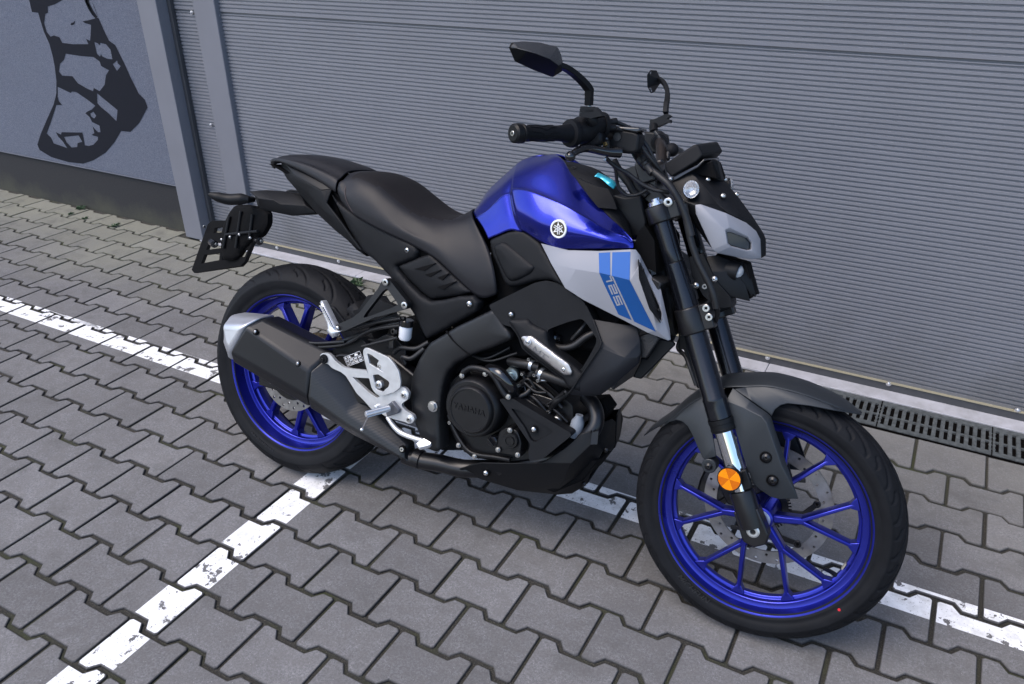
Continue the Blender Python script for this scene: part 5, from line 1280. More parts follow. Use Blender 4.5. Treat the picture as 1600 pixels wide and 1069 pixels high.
frame_lower=prism('engine_hanger',pts3(c4,[(245,330),(335,275),(560,225),(560,250),(430,300),(300,345),(255,380)],-.095),(0,.01,0),void,eng,.002)
# exhaust header, horn
tube('exhaust_header',[q4(985,500,-.04),q4(1030,560,-.06),q4(1040,640,-.075),q4(1000,710,-.085),q4(900,775,-.085),q4(760,850,-.085),q4(500,900,-.085)],.0185,satin,bike,20)
lathe('expansion_tank',q4(922,700,-.088),V3((.10,0,1)),[(-.01,0),(-.01,.014),(.01,.0165),(.030,.0155),(.042,.009),(.047,.009),(.047,0)],mat('horn_grey',(.17,.19,.22),.5),bike,24)
prism('header_shield',pts3(c4,[(990,520),(1070,515),(1112,575),(1060,650),(1040,540)],-.03),(0,.06,0),void,bike,.003)
# belly pan
bv=dict(a=(276,905,-.108),b=(340,882,-.115),c=(400,868,-.118),d=(560,872,-.120),e=(738,868,-.122),f=(870,782,-.118),g=(955,706,-.112),h=(1008,690,-.104),i=(1050,655,-.080),j=(1132,622,-.018),k=(1150,640,-.004),l=(1145,770,-.004),m=(1128,800,-.010),n=(1080,800,-.060),o=(1005,935,-.030),p=(985,992,-.006),q=(905,1040,-.010),r=(820,1046,-.040),s=(600,1022,-.070),t=(400,962,-.086),u=(300,915,-.095),v=(900,870,-.124),w=(860,960,-.108),x=(1035,745,-.098))
K=list(bv); vb=[q4(*bv[k]) for k in K]; J={k:i for i,k in enumerate(K)}; fc3=lambda s:tuple(J[k] for k in s.split())
facets('belly_pan',vb,[fc3('a b u'),fc3('b c t u'),fc3('c d s t'),fc3('d e v w r s'),fc3('e f g h x v'),fc3('h i n x'),fc3('i j k l m n'),fc3('v x n o w'),fc3('w o p q r')],plast2,bike,thick=.004,bevel=.006,both='join')
prism('belly_band',[q4(*p) for p in ((1015,698,-.1115),(1052,690,-.106),(1045,765,-.112),(1008,765,-.1175))],(0,.004,0),framep,bike,0)
P=q4(425,924,-.106); lathe('bolt_recess',P,(0,-1,0),[(-.006,.0105),(.001,.0105),(.001,.0088),(-.002,.0085),(-.002,0)],void,bike,24); bolt(P+V3((0,-.001,0)),(0,-1,0),.0068,.005,steel,bike,'dome')
for q in ((1092,796,-.055),(970,985,-.030)): bolt(q4(*q),(0,-1,0),.006,.004,satin,bike,'dome')
prism('belly_inner',[V3(p) for p in ((.70,-.07,.225),(.86,-.07,.215),(.93,-.07,.27),(.96,-.07,.33),(.86,-.07,.33),(.70,-.07,.29))],(0,.14,0),void,bike,.006)
# ---------------------------------------------------------------- exhaust
carbon=bpy.data.materials.new('carbon_cover'); carbon.use_nodes=True; nt=carbon.node_tree; b=nt.nodes['Principled BSDF']; tc=nt.nodes.new('ShaderNodeTexCoord')
mp=nt.nodes.new('ShaderNodeMapping'); mp.inputs['Rotation'].default_value=(0,D2R(28),0); nt.links.new(tc.outputs['Object'],mp.inputs['Vector'])
wv=nt.nodes.new('ShaderNodeTexWave'); wv.wave_type='BANDS'; wv.bands_direction='Z'; wv.inputs['Scale'].default_value=42; wv.inputs['Distortion'].default_value=0; nt.links.new(mp.outputs[0],wv.inputs['Vector'])
b.inputs['Base Color'].default_value=(.007,.0075,.009,1); b.inputs['Roughness'].default_value=.42
bp=nt.nodes.new('ShaderNodeBump'); bp.inputs['Strength'].default_value=.12; bp.inputs['Distance'].default_value=.001; nt.links.new(wv.outputs['Fac'],bp.inputs['Height']); nt.links.new(bp.outputs[0],b.inputs['Normal'])
muffm=mat('muffler_black',(.008,.0085,.0105),.40,.2,spec=.5,bump=.15,bscale=900,noise=.06,nscale=12)
def ringpts(t,c1_,c2_,lo,by): 
    P=[q2(*t),q2(*c1_),q2(*c2_),q2(*lo)]; n=V3((0,by,0)); 
    return P+[P[3]+V3((0,by*.75,.0)),(P[2]+P[1])*.5+V3((0,by*1.3,.0))*.95,P[0]+V3((0,by*.6,0))]
def loft(name,rings,m,cap0=True,cap1=True,bev=.003):
    bm=bmesh.new(); R=[[bm.verts.new(p) for p in r] for r in rings]; n=len(R[0])
    for A,B in zip(R,R[1:]):
        for i in range(n): bm.faces.new((A[i],A[(i+1)%n],B[(i+1)%n],B[i]))
    if cap0: bm.faces.new(R[0])
    if cap1: bm.faces.new(R[-1])
    o=frombm(name,bm,m,bike,angle=28); mods(o,bevel=bev*3.2,seg=5,ang=12); return o
R0=ringpts((236,290,-.165),(157,326,-.208),(84,448,-.212),(99,492,-.190),.105)
RF=ringpts((556,448,-.130),(456,533,-.178),(447,655,-.186),(453,703,-.166),.10)
RM=ringpts((700,660,-.115),(628,725,-.150),(632,790,-.155),(665,838,-.138),.075)
RG=ringpts((925,880,-.105),(885,905,-.128),(885,948,-.130),(935,965,-.112),.045)
RE=ringpts((84,272,-.165),(43,327,-.203),(60,405,-.208),(70,462,-.190),.095)
mf=loft('silencer',[R0,RF],muffm)
cf_=ringpts((553,450,-.131),(452,534,-.1795),(443,655,-.1875),(450,706,-.167),.10); 
cone=loft('silencer_cover',[ringpts((560,449,-.131),(456,534,-.1800),(447,655,-.1880),(455,706,-.167),.10),RM,RG],carbon)
cap=loft('silencer_cap',[RE,[p+(p-sum(RE,V3())/7)*.0 for p in ringpts((232,287,-.166),(152,324,-.2095),(79,448,-.2135),(95,494,-.191),.106)]],mat('cap_silver',(.50,.51,.54),.42,.8,noise=.05,nscale=20),bev=.004)
ce=sum(RE,V3())/7; dd=(ce-sum(R0,V3())/7).normalized()
lathe('silencer_outlet',ce-dd*.002,dd,[(0,.026),(.006,.026),(.006,.022),(-.03,.022),(-.03,0)],satin,bike,28)
for q,y in (((208,352),-.200),((405,499),-.180)):
    P=q2(*q,y); lathe('bolt_recess',P+V3((0,-.002,0)),(-.1,-1,.35),[(-.004,.0085),(.001,.0085),(.001,.0072),(-.002,.007),(-.002,0)],void,bike,20); bolt(P+V3((0,-.0035,.001)),(-.1,-1,.35),.0052,.004,steel,bike,'dome')
P=q2(888,897,-.128); lathe('bolt_recess',P,(0,-1,.1),[(-.004,.0098),(.002,.0098),(.002,.008),(-.001,.0078),(-.001,0)],void,bike,24); bolt(P,(0,-1,.1),.0062,.005,steel,bike,'cap')
tube('exhaust_pipe',[q2(900,925,-.095),q2(960,945,-.092),q2(1060,962,-.086),q2(1160,985,-.082),q4(400,900,-.070),q4(520,900,-.060)],.0235,satin,bike,24)
tube('pipe_collar',[q2(945,935,-.094),q2(975,945,-.092)],.0265,satin,bike,24)
# ---------------------------------------------------------------- swingarm, hugger, subframe hangers
PB=V3((.545,-.115,.385)); AX=V3((0,-.115,.314))
prism('swingarm',[V3(p) for p in ((-.045,-.125,.335),(-.045,-.125,.29),(.06,-.125,.285),(.30,-.125,.315),(.52,-.125,.34),(.55,-.125,.40),(.38,-.125,.475),(.22,-.125,.44),(.05,-.125,.345))],(0,.035,0),satin,bike,.006)
prism('swingarm',[V3(p) for p in ((-.045,.09,.335),(-.045,.09,.29),(.06,.09,.285),(.30,.09,.315),(.52,.09,.34),(.55,.09,.40),(.30,.09,.39),(.05,.09,.345))],(0,.035,0),satin,bike,.006)
panel('swingarm_cover',cp5,[(120,300),(330,210),(370,260),(500,190),(560,210),(640,290),(640,420),(400,470),(220,430),(150,370)],-.118,.03,plast2,bevel=.004)
bm=bmesh.new(); addbox(bm,(.40,0,.40),(.10,.22,.05)); o=frombm('swingarm_bridge',bm,void,bike); mods(o,bevel=.01)
LB=[(205,345,-.1335),(320,300,-.1335),(340,380,-.1335)]
lab=prism('chain_label',pts3(cp5,[(205,348),(322,302),(342,378),(236,418)],LB),(0,.001,0),gloss,bike,0)
bm=bmesh.new()
def lq(p0,p1,p2,p3):
    P=pts3(cp5,[p0,p1,p2,p3],[(a[0],a[1],-.1340) for a in LB]); bm.faces.new([bm.verts.new(p) for p in P])
def lbox(u0,v0,u1,v1):   # coordinates along the label 0..1
    def m_(a,b): 
        o=(205,348);e=(322,302);f=(236,418); return (o[0]+(e[0]-o[0])*a+(f[0]-o[0])*b,o[1]+(e[1]-o[1])*a+(f[1]-o[1])*b)
    lq(m_(u0,v0),m_(u1,v0),m_(u1,v1),m_(u0,v1))
for a in ((.02,.03,.98,.06),(.02,.94,.98,.97),(.02,.03,.03,.97),(.97,.03,.98,.97),(.02,.36,.98,.385),(.26,.36,.272,.97),(.02,.66,.98,.68)): lbox(*a)
rr_=random.Random(4)
for r in range(2):
    for c in range(3): 
        for k in range(3): x=.30+c*.23+k*.06; lbox(x,.44+r*.30,x+.035,.58+r*.30)
for x in (.06,.12,.18): lbox(x,.44,x+.03,.58); lbox(x,.74,x+.03,.88)
for x in (.06,.11,.22,.29,.34): lbox(x,.12,x+.035,.30)
lbox(.62,.16,.80,.30); lbox(.67,.10,.74,.16)
frombm('label_print',bm,white,lab,smooth=False,recalc=False)
# rear mudguard (hugger)
hg=[]
for k in range(9):
    a=D2R(78-k*9.5); row=[]
    for y,dr in ((-.082,-.02),(-.070,.004),(-.035,.012),(0,.014),(.035,.012),(.070,.004),(.082,-.02)): 
        r=.333+dr; row.append(V3((r*math.cos(a)+.0,y,.314+r*math.sin(a))))
    hg.append(row)
hg=hg[3:]
o=gridmesh('rear_hugger',hg,plast,bike,solid=.004); 
panel('hugger_arm',ck5,[(1010,440),(1100,295),(1180,320),(1400,420),(1425,470),(1240,560),(1020,600),(930,470)],-.085,.02,plast,bevel=.004)
tube('hugger_stay',[U(*ck5(p),-.10) for p in ((695,470),(720,440),(770,500),(840,590))],.0055,plast,bike)
# passenger footrest hangers
hm=framep
def bar2(name,a,b,r0,r1,m=hm): return tube(name,[a,b],[r0,r1],m,bike,14,0)
A1_=q2(810,122,-.150);A2_=q2(898,228,-.152);A3_=q2(590,338,-.165);A4_=q2(690,295,-.160)
prism('footrest_hanger',[q2(*p) for p in ((800,110,-.152),(828,118,-.152),(908,215,-.153),(912,240,-.153),(895,250,-.153),(760,285,-.158),(690,315,-.161),(612,345,-.165),(570,335,-.166),(572,322,-.166),(655,288,-.162),(690,265,-.160),(790,140,-.153))],(0,.014,0),hm,bike,.004,3) if False else None
holed('footrest_hanger',pts3(c2,rnd_poly([(790,118),(812,102),(832,118),(915,222),(912,245),(890,252),(760,285),(700,312),(612,352),(575,348),(570,325),(655,287),(688,262),(775,150)],10),[(800,110,-.150),(905,230,-.152),(590,335,-.165)]),[pts3(c2,rnd_poly([(795,165),(815,150),(850,200),(868,225),(840,240),(740,278),(705,288),(715,268)],8),[(800,110,-.150),(905,230,-.152),(590,335,-.165)])],.016,hm,bike,.004,3)
for q,y in (((810,122),-.153),((898,229),-.155)): bolt(q2(*q,y),(0,-1,0),.0088,.004,steel,bike,'cap')
peg=domed('passenger_peg',c2,[(500,215),(508,206),(516,212),(575,330),(572,345),(600,350),(580,352),(560,382),(530,348),(538,335)],[(505,215,-.150),(560,380,-.178),(600,350,-.176)],alu,bulge=.004,roll=.005,depth=.016,rr=8)
bm=bmesh.new()
for k in range(11):
    t=k/10; P=q2(512+t*48,235+t*92,-.160-.014*t); addbox(bm,P,(.012,.006,.0022),Matrix.Rotation(D2R(12),3,'Y'))
frombm('peg_ribs',bm,alu,peg)
bolt(q2(585,335,-.171),(0,-1,0),.0055,.003,steel,bike,'dome')
# brake fluid reservoir
P=q2(902,350,-.125); up_=V3((.04,0,1)).normalized()
res=lathe('brake_reservoir',P-up_*.022,up_,[(0,0),(0,.013),(.006,.0165),(.036,.0165),(.036,0)],frost,bike,32)
lathe('reservoir_cap',P+up_*.0145,up_,[(0,.0155),(0,.0188),(.014,.0188),(.0165,.0165),(.0165,0)],gloss,res,20).parent=res
bolt(q2(850,350,-.140),(-.2,-1,0),.008,.006,satin,bike,'cap')
prism('reservoir_bracket',pts3(c2,[(826,372),(845,372),(845,430),(822,430)],-.135),(0,.006,0),satin,bike,.001)
tube('reservoir_hose',[q2(900,390,-.11),q2(905,420,-.10),q2(880,440,-.10),q2(860,500,-.10)],.0045,hose,bike)
tube('brake_hose',[q2(990,430,-.12),q2(930,475,-.13),q2(890,470,-.13),q2(900,500,-.125)],.0065,hose,bike)
tube('brake_hose',[q2(850,450,-.115),q2(880,425,-.118),q2(950,430,-.118),q2(1010,400,-.11)],.0065,hose,bike)
for k,pp in enumerate((((470,410),(600,398),(700,360),(830,320),(880,310)),((480,425),(620,410),(740,345),(900,320)),((600,340),(700,330),(820,290),(900,290)),((380,385),(480,405),(620,398)),((600,350),(760,310),(880,290)),((700,420),(780,400),(860,380)))): tube('cable',[q2(*p,-.128-.003*k) for p in pp],.0055 if k<3 else .004,hose,bike)
prism('rear_shock_mount',pts3(c2,[(840,300),(960,300),(1010,420),(900,560),(800,560),(780,430)],-.07),(0,.14,0),void,bike,.006)
prism('chain_guard',pts3(c2,[(560,470),(690,380),(840,400),(820,470),(600,520)],-.10),(0,.02,0),plast2,bike,.004)
prism('axle_block',[V3(p) for p in ((-.05,-.135,.335),(.05,-.135,.345),(.05,-.135,.285),(-.05,-.135,.285))],(0,.02,0),satin,bike,.004)
tube('rear_axle',[V3((0,-.14,.314)),V3((0,.14,.314))],.011,steel,bike,20,0)
prism('rear_caliper',[V3(p) for p in ((.03,-.095,.40),(.10,-.095,.42),(.13,-.095,.38),(.10,-.095,.34),(.05,-.095,.36))],(0,.05,0),satin,bike,.008)
# ---- silver footrest bracket (rider, right side)
BA=[(75,360,-.165),(600,560,-.168),(665,780,-.168)]
bo=[(50,325),(75,318),(108,325),(128,345),(150,375),(205,418),(262,432),(370,440),(400,540),(430,585),(480,612),(520,608),(575,585),(605,552),(640,565),(662,600),(655,640),(612,672),(612,690),(640,720),(690,750),(703,780),(690,805),(660,812),(640,800),(560,780),(500,760),(440,720),(400,708),(350,650),(300,600),(262,540),(225,480),(190,452),(130,425),(100,395),(60,392),(40,360)]
bh=[[(268,486),(300,490),(388,495),(402,560),(430,600),(462,622),(440,632),(380,590),(330,545)]]
br=holed('rider_footrest_bracket',pts3(cp5,rnd_poly(bo,8,2),BA),[pts3(cp5,rnd_poly(bh[0],8,2),BA)],.010,alu,bike,.003,3)
HA=[(75,360,-.172),(600,560,-.176),(665,780,-.176)]
ho=[(344,300),(358,283),(378,285),(520,350),(560,395),(592,445),(606,520),(600,560),(560,592),(500,612),(465,615),(420,590),(402,560),(345,335)]
h1=[(372,322),(400,332),(455,372),(440,395),(470,432),(485,452),(440,425),(400,400),(388,392)]
h2=[(412,472),(450,468),(520,515),(527,530),(520,555),(495,575),(485,590),(440,575),(428,560)]
holed('heel_guard',pts3(cp5,rnd_poly(ho,10,2),HA),[pts3(cp5,rnd_poly(h1,6,2),HA),pts3(cp5,rnd_poly(h2,6,2),HA)],.006,alu,bike,.002,3)
P=p5(70,362,-.168); lathe('hanger_grommet',P,(0,-1,0),[(-.02,0),(-.02,.0125),(.001,.0125),(.0035,.011),(.0035,.006),(.006,.0055),(.006,0)],rubber,bike,28); bolt(P+V3((0,-.005,0)),(0,-1,0),.004,.003,satin,bike,'cap')
for q,y,r in (((465,412),-.171,.0072),((450,540),-.171,.0072),((627,613),-.170,.0078),((665,782),-.170,.0078)):
    P=p5(*q,y); lathe('bracket_boss',P,(0,-1,0),[(-.012,0),(-.012,r*1.45),(-.001,r*1.4),(0,r*1.1),(0,0)],alu,bike,28); bolt(P,(0,-1,0),r*.8,.0045,steel,bike,'cap')
P=p5(435,695,-.172); lathe('bracket_stud',P,(0,-1,0),[(-.006,.0055),(.003,.0055),(.004,.004),(.004,0)],alu,bike,18)
# foot peg with feeler
pa=p5(555,695,-.178); pb=p5(362,748,-.245)
prism('peg_clevis',[p5(*p,-.178) for p in ((500,690),(545,655),(595,715),(585,740),(510,765),(498,720))],(0,.014,0),mat('clevis_grey',(.10,.105,.12),.4,.5),bike,.002)
dv=(pb-pa).normalized()
fp=tube('rider_footpeg',[pa+dv*.012,pa+(pb-pa)*.15,pb],[.0075,.0074,.0064],alu,bike,16,0)
bm=bmesh.new(); x_,y_,z_=frame(dv); L=(pb-pa).length
for k in range(6):
    a=k*math.pi/3; o_=x_*math.cos(a)+y_*math.sin(a); s_=z_.cross(o_); R_=Matrix((o_,s_,z_)).transposed(); addbox(bm,pa+z_*L*.6+o_*.0064,(.0038,.0022,L*.76),R_)
frombm('peg_ribs',bm,alu,fp)
bm=bmesh.new(); a=p5(378,765,-.243); b_=p5(337,852,-.240); addcyl(bm,a,b_,.0025,n=12); bmesh.ops.create_uvsphere(bm,u_segments=14,v_segments=10,radius=.0052,matrix=Matrix.Translation(b_)); frombm('peg_feeler',bm,chrome,bike)
# brake pedal
tube('brake_pedal',[p5(515,765,-.160),p5(560,830,-.165),p5(610,875,-.170),p5(680,905,-.172),p5(745,925,-.172),p5(770,930,-.172)],[.006,.0068,.0072,.0068,.0062,.005],alu,bike,14)
pd=prism('pedal_pad',[p5(*p) for p in ((712,948,-.182),(765,908,-.172),(820,940,-.172),(810,957,-.178),(735,977,-.186))],(0.0,.004,-.009),alu,bike,.0015)
# side stand on the far side
tube('side_stand',[V3((.55,.09,.27)),V3((.60,.20,.12)),V3((.62,.255,.018))],[.012,.011,.011],satin,bike,14,4)
bm=bmesh.new(); bmesh.ops.create_cone(bm,segments=20,radius1=.03,radius2=.026,depth=.008,cap_ends=True,matrix=Matrix.Translation(BRT@((BR@V3((.62,.262,.012))+BO)*1-BO))); frombm('stand_foot',bm,satin,bike)

# ---------------------------------------------------------------- headlight unit
def F6(d,faces,name,m,both_=True,th=.004,bev=.002,cf=c6):
    K=list(d); v=[U(*cf(d[k][:2]),d[k][2]) for k in K]; J={k:i for i,k in enumerate(K)}
    return facets(name,v,[tuple(J[k] for k in f.split()) for f in faces],m,bike,thick=th,bevel=bev,both=both_),{k:v[J[k]] for k in K}
# black spine blade
bl=dict(a=(388,228,-.050),b=(432,224,-.040),c=(502,268,-.030),d=(590,290,-.010),e=(606,288,0),f=(690,390,0),g=(775,505,0),h=(846,615,0),i=(860,650,0),j=(860,748,0),k=(831,768,-.013),l=(826,650,-.014),m=(800,598,-.022),n=(738,546,-.036),o=(688,514,-.052),p=(697,492,-.040),q=(600,400,-.042),r=(560,440,-.062),s=(624,486,-.060),t=(470,318,-.058))
blade,_=F6(bl,['a b q t','b c q','c d f p q','d e f','f g n o p','g h m n','h i l m','i j k l','a t r','t q s r','q p o s'],'headlight_spine',plast,th=.004,bev=.0025,both_='join')
# grey silver light surround
sg=dict(a=(420,436,-.098),b=(455,432,-.096),c=(612,486,-.080),d=(640,499,-.074),e=(738,546,-.044),f=(800,598,-.030),g=(826,650,-.020),h=(831,766,-.018),i=(790,776,-.028),j=(702,766,-.050),k=(556,736,-.088),l=(528,715,-.092),m=(425,492,-.100),
        n=(606,592,-.090),o=(632,576,-.084),p=(745,632,-.052),q=(772,672,-.042),r=(770,716,-.041),s=(742,722,-.048),t=(640,696,-.080),u=(620,676,-.086),
        n2=(616,606,-.080),o2=(640,608,-.076),p2=(742,646,-.044),q2=(762,676,-.036),r2=(760,710,-.035),s2=(740,714,-.041),t2=(642,688,-.072),u2=(626,672,-.078))
shr,SGv=F6(sg,['a b n m','b c o n','c d p o','d e p','e f q p','f g q','g h r q','h i j s r','j k t s','k l u t','l m n u','n o o2 n2','o p p2 o2','p q q2 p2','q r r2 q2','r s s2 r2','s t t2 s2','t u u2 t2','u n n2 u2'],'light_surround',silverp,th=.004,bev=.0022)
lens=mat('smoked_lens',(.03,.04,.05),.08,coat=1,spec=.6)
pp=[SGv[k] for k in ('n2','o2','p2','q2','r2','s2','t2','u2')]
ln=prism('position_light',[p+V3((-.001,.0015,0)) for p in pp],(0,.006,0),lens,bike,.001); ymir(ln)
bm=bmesh.new()
cpp=sum(pp,V3())/8
for k in range(7):
    t=k/6; a=pp[7]*(1-t)+pp[4]*t; b=pp[1]*(1-t)+pp[2]*t; addbox(bm,(a+b)/2+V3((0,.0002,0)),(.0012,.001,(a-b).length*.7))
bm.free()
# side shell of the headlight
hs_=dict(a=(262,292,-.070),b=(330,250,-.062),c=(390,232,-.056),d=(432,268,-.062),e=(560,430,-.070),f=(614,490,-.078),g=(455,434,-.094),h=(420,438,-.096),i=(425,492,-.098),j=(528,714,-.090),k=(470,640,-.075),l=(395,500,-.080),m=(300,400,-.075))
F6(hs_,['a b m','b c d m','d e g h m','e f g','h i l m','i j k l'],'headlight_shell',plast2,th=.003,bev=.003)
prism('headlight_core',pts3(c6,[(300,330),(420,260),(560,420),(720,580),(730,690),(690,735),(560,725),(470,640),(380,520)],-.040),(0,.08,0),void,bike,.004)
# front position lamps
def indic(cx,cy,y,sx,sz):
    P=q6(cx,cy,y); d=V3((.30,-1,.10)).normalized()
    a=lathe('front_indicator_bowl',P-d*.004,d,[(-.020,0),(-.018,.006),(-.004,.0165),(.002,.0175),(.0045,.0170)],plast2,bike,36)
    b=lathe('indicator_reflector',P-d*.003,d,[(-.006,0),(-.004,.008),(.002,.0150),(.004,.0162)],mat('reflector_chrome',(.8,.8,.8),.15,1) if 'reflector_chrome' not in MATS else MATS['reflector_chrome'],a,36)
    c=lathe('indicator_lens',P,d,[(0,.0166),(.003,.0164),(.0065,.0135),(.0085,.008),(.0092,0)],lensr,a,36)
    for o in (a,b,c): 
        M_=Matrix.Translation(P)@Matrix.Diagonal((sx,1,sz,1))@Matrix.Translation(-P); o.data.transform(M_)
    return a
lensr=mat('ribbed_lens',(.86,.87,.9),.10,spec=.6,trans=.75,ior=1.3)
_n=lensr.node_tree;_b2=_n.nodes['Principled BSDF'];_t=_n.nodes.new('ShaderNodeTexCoord');_w=_n.nodes.new('ShaderNodeTexWave'); _w.wave_type='RINGS'; _w.rings_direction='Y'; _w.inputs['Scale'].default_value=90; _n.links.new(_t.outputs['Object'],_w.inputs['Vector']); _p=_n.nodes.new('ShaderNodeBump'); _p.inputs['Strength'].default_value=.8; _p.inputs['Distance'].default_value=.002; _n.links.new(_w.outputs['Fac'],_p.inputs['Height']); _n.links.new(_p.outputs[0],_b2.inputs['Normal'])
ia=indic(396,340,-.088,1.0,1.12); 
P=q6(632,318,.080); d=V3((.85,.35,.15)).normalized()
fa=lathe('front_indicator_bowl',P-d*.004,d,[(-.020,0),(-.018,.006),(-.004,.0165),(.002,.0175),(.0045,.0170)],plast2,bike,36); lathe('indicator_lens',P,d,[(0,.0172),(.003,.0170),(.0065,.0135),(.0085,.008),(.0092,0)],lensr,fa,36)
for q,y in (((500,280),-.036),((594,383),-.048),((606,280),.036),((678,374),.048)): bolt(q6(*q,y)+V3((0,0,.001)),V3((.45,-.6,.6)),.0058,.0045,steel,bike,'dome')
# projector lamp housing below
pr=dict(a=(478,775,-.052),b=(500,752,-.050),c=(560,748,-.046),d=(645,782,-.036),e=(720,790,-.022),f=(752,850,-.018),g=(775,905,-.020),h=(802,1003,-.020),i=(768,1006,-.024),j=(700,890,-.040),k=(735,930,-.038),l=(762,1034,-.034),m=(590,992,-.060),n=(500,850,-.064),o=(640,850,-.048))
F6(pr,['a b c d o n','n o j m','j k l m','d e f o','o f j','f g h i j'],'projector_housing',plast2,th=.004,bev=.002)
P=q6(702,862,-.030); d=V3((1,-.12,-.08)).normalized()
pj=lathe('projector_bezel',P-d*.03,d,[(0,0),(0,.024),(.024,.0225),(.028,.0205),(.026,.0185),(.020,.0182)],plast2,bike,36)
lathe('projector_lens',P-d*.012,d,[(0,.0182),(.006,.0176),(.012,.0145),(.016,.009),(.0175,0)],mat('projector_glass',(.80,.84,.88),.04,spec=.7,trans=.6),pj,36)
lathe('projector_bowl',P-d*.014,d,[(-.012,0),(-.006,.012),(.001,.018)],chrome,pj,32)
prism('projector_body',pts3(c6,[(480,780),(620,770),(740,800),(790,1000),(760,1020),(600,980),(500,880)],-.024),(0,.05,0),void,bike,.004)
panel('lamp_bracket',c6,[(380,760),(470,740),(545,900),(640,1010),(650,1069),(560,1080),(470,1000),(400,880)],-.066,.012,plast2,bevel=.003)
for q,y,m_ in (((424,937),-.069,steel),((482,941),-.068,MATS['dull_steel']),((538,897),-.067,steel)): bolt(q6(*q,y),(0,-1,0),.0072 if m_ is steel else .0058,.005,m_,bike,'dome' if m_ is steel else 'cap')
prism('fork_wiring_box',pts3(ck4,[(300,60),(400,20),(440,60),(440,120),(330,160),(290,140)],-.03),(0,.06,0),plast2,bike,.004)
# ---------------------------------------------------------------- dash
dv=dict(a=(226,186,-.066),b=(416,61,-.058),c=(441,58,-.052),d=(430,168,-.062),e=(272,270,-.068),f=(238,232,-.070))
da=[(226,186,-.066),(416,61,-.058),(272,270,-.068)]
PD=pts3(c6,[(226,186),(414,62),(438,66),(470,128),(432,168),(272,268),(240,232)],da)
dsh=prism('dash_hood',PD,V3((.012,.125,.012)),plast,bike,.006,3)
prism('dash_rim',[p+V3((.002,-.003,-.006)) for p in pts3(c6,[(250,262),(432,170),(475,130),(480,142),(440,186),(272,282)],da)],V3((.006,.105,.006)),gloss,bike,.002)
scr=prism('dash_screen',[p+V3((-.004,.012,.0)) for p in pts3(c6,[(232,196),(408,70),(404,78),(236,205)],da)],V3((.012,.10,.012)),lens,bike,.0)
fl=dict(a=(430,212,-.038),b=(470,192,-.044),c=(528,160,-.034),d=(556,160,-.010),e=(562,160,.0),f=(592,288,.0),g=(586,289,-.014),h=(502,266,-.032))
F6(fl,['a b h','b c h','c d g h','d e f g'],'fly_screen',plast2,th=.004,bev=.003,both_='join')
prism('dash_bracket',pts3(c6,[(270,285),(440,190),(520,165),(560,280),(430,250),(330,300)],-.045),(0,.09,0),void,bike,.003)
bolt(q6(268,278,-.074),(0,-1,0),.004,.003,steel,bike,'dome')
# ---------------------------------------------------------------- handlebar
bar=[V3(p) for p in ((.812,-.392,1.063),(.835,-.34,1.068),(.868,-.26,1.076),(.905,-.19,1.082),(.938,-.115,1.070),(.958,-.070,1.038),(.966,-.03,1.022),(.966,.03,1.022),(.958,.070,1.038),(.938,.115,1.070),(.905,.19,1.082),(.868,.26,1.076),(.835,.34,1.068),(.812,.392,1.063))]
rbar=[.0112]*3+[.0112,.0125,.0140,.0142,.0142,.0140,.0125,.0112]+[.0112]*3
bronze=mat('bar_bronze_black',(.030,.024,.022),.32,.6,spec=.5)
handle=tube('handlebar',bar,rbar,bronze,bike,20,6)
for sg_ in (-1,1):
    m1=lambda x,y,z:V3((x,y*-sg_,z)) if False else V3((x,-abs(y) if sg_<0 else abs(y),z))
    a=m1(.812,-.392,1.063);b=m1(.872,-.256,1.0755);d=(b-a).normalized();L=(b-a).length
    grip=lathe('grip',a,d,[(.012,.0),(.012,.0155),(.016,.0162),(.020,.0145),(.05,.0147),(L-.045,.0150),(L-.030,.0168),(L-.018,.0185),(L-.016,.0265),(L-.010,.0280),(L-.004,.0275),(L,.024),(L,0)],rubber,bike,36)
    lathe('bar_end_weight',a,d,[(-.010,0),(-.0105,.007),(-.0105,.0140),(-.007,.0180),(.004,.0188),(.006,.0168),(.008,.0168),(.009,.0182),(.013,.0182),(.013,0)],plast2,bike,36)
    lathe('bar_end_bolt',a-d*.0095,-d,[(-.002,.0052),(.002,.0052),(.0026,.0046),(.0026,.0026),(0,.0024),(0,0)],steel,bike,20)
    # grip pattern: raised diagonal ribs
    bm=bmesh.new(); x_,y_,z_=frame(d)
    for k in range(9):
        ph=k*2*math.pi/9
        pts=[]
        for q in range(9):
            t=q/8; ang=ph+(.55*t if t<.45 else .55*.45+(t-.45)*-.2)+ (.25 if .4<t<.7 else 0); r=.0153
            pts.append(a+z_*(.026+t*(L-.085))+(x_*math.cos(ang)+y_*math.sin(ang))*r)
        addtube(bm,pts,.0009,6,2)
    frombm('grip_ribs',bm,rubber,grip)
# throttle housing
def onbar(t):
    i=min(int(t),len(bar)-2); f=t-i; return bar[i]*(1-f)+bar[i+1]*f
th=tube('throttle_housing',[q5(432,645,-.255),q5(490,625,-.235),q5(560,600,-.208),q5(612,595,-.188)],[.024,.0275,.026,.0225],plast,bike,24,5)
lathe('housing_collar',q5(592,596,-.196),V3((.45,.85,.02)),[(0,.0),(0,.0275),(.010,.0275),(.010,0)],plast,bike,28)
prism('throttle_cable_box',pts3(c5,[(450,680),(480,640),(560,620),(612,640),(608,700),(560,735),(490,735)],-.225),(0,.03,0),plast2,bike,.006)
tube('throttle_cable_guide',[q5(620,575,-.195),q5(660,578,-.18),q5(700,572,-.17)],.0075,plast2,bike)
tube('throttle_cable_guide',[q5(600,610,-.205),q5(650,610,-.19),q5(690,612,-.18)],.0080,plast2,bike)
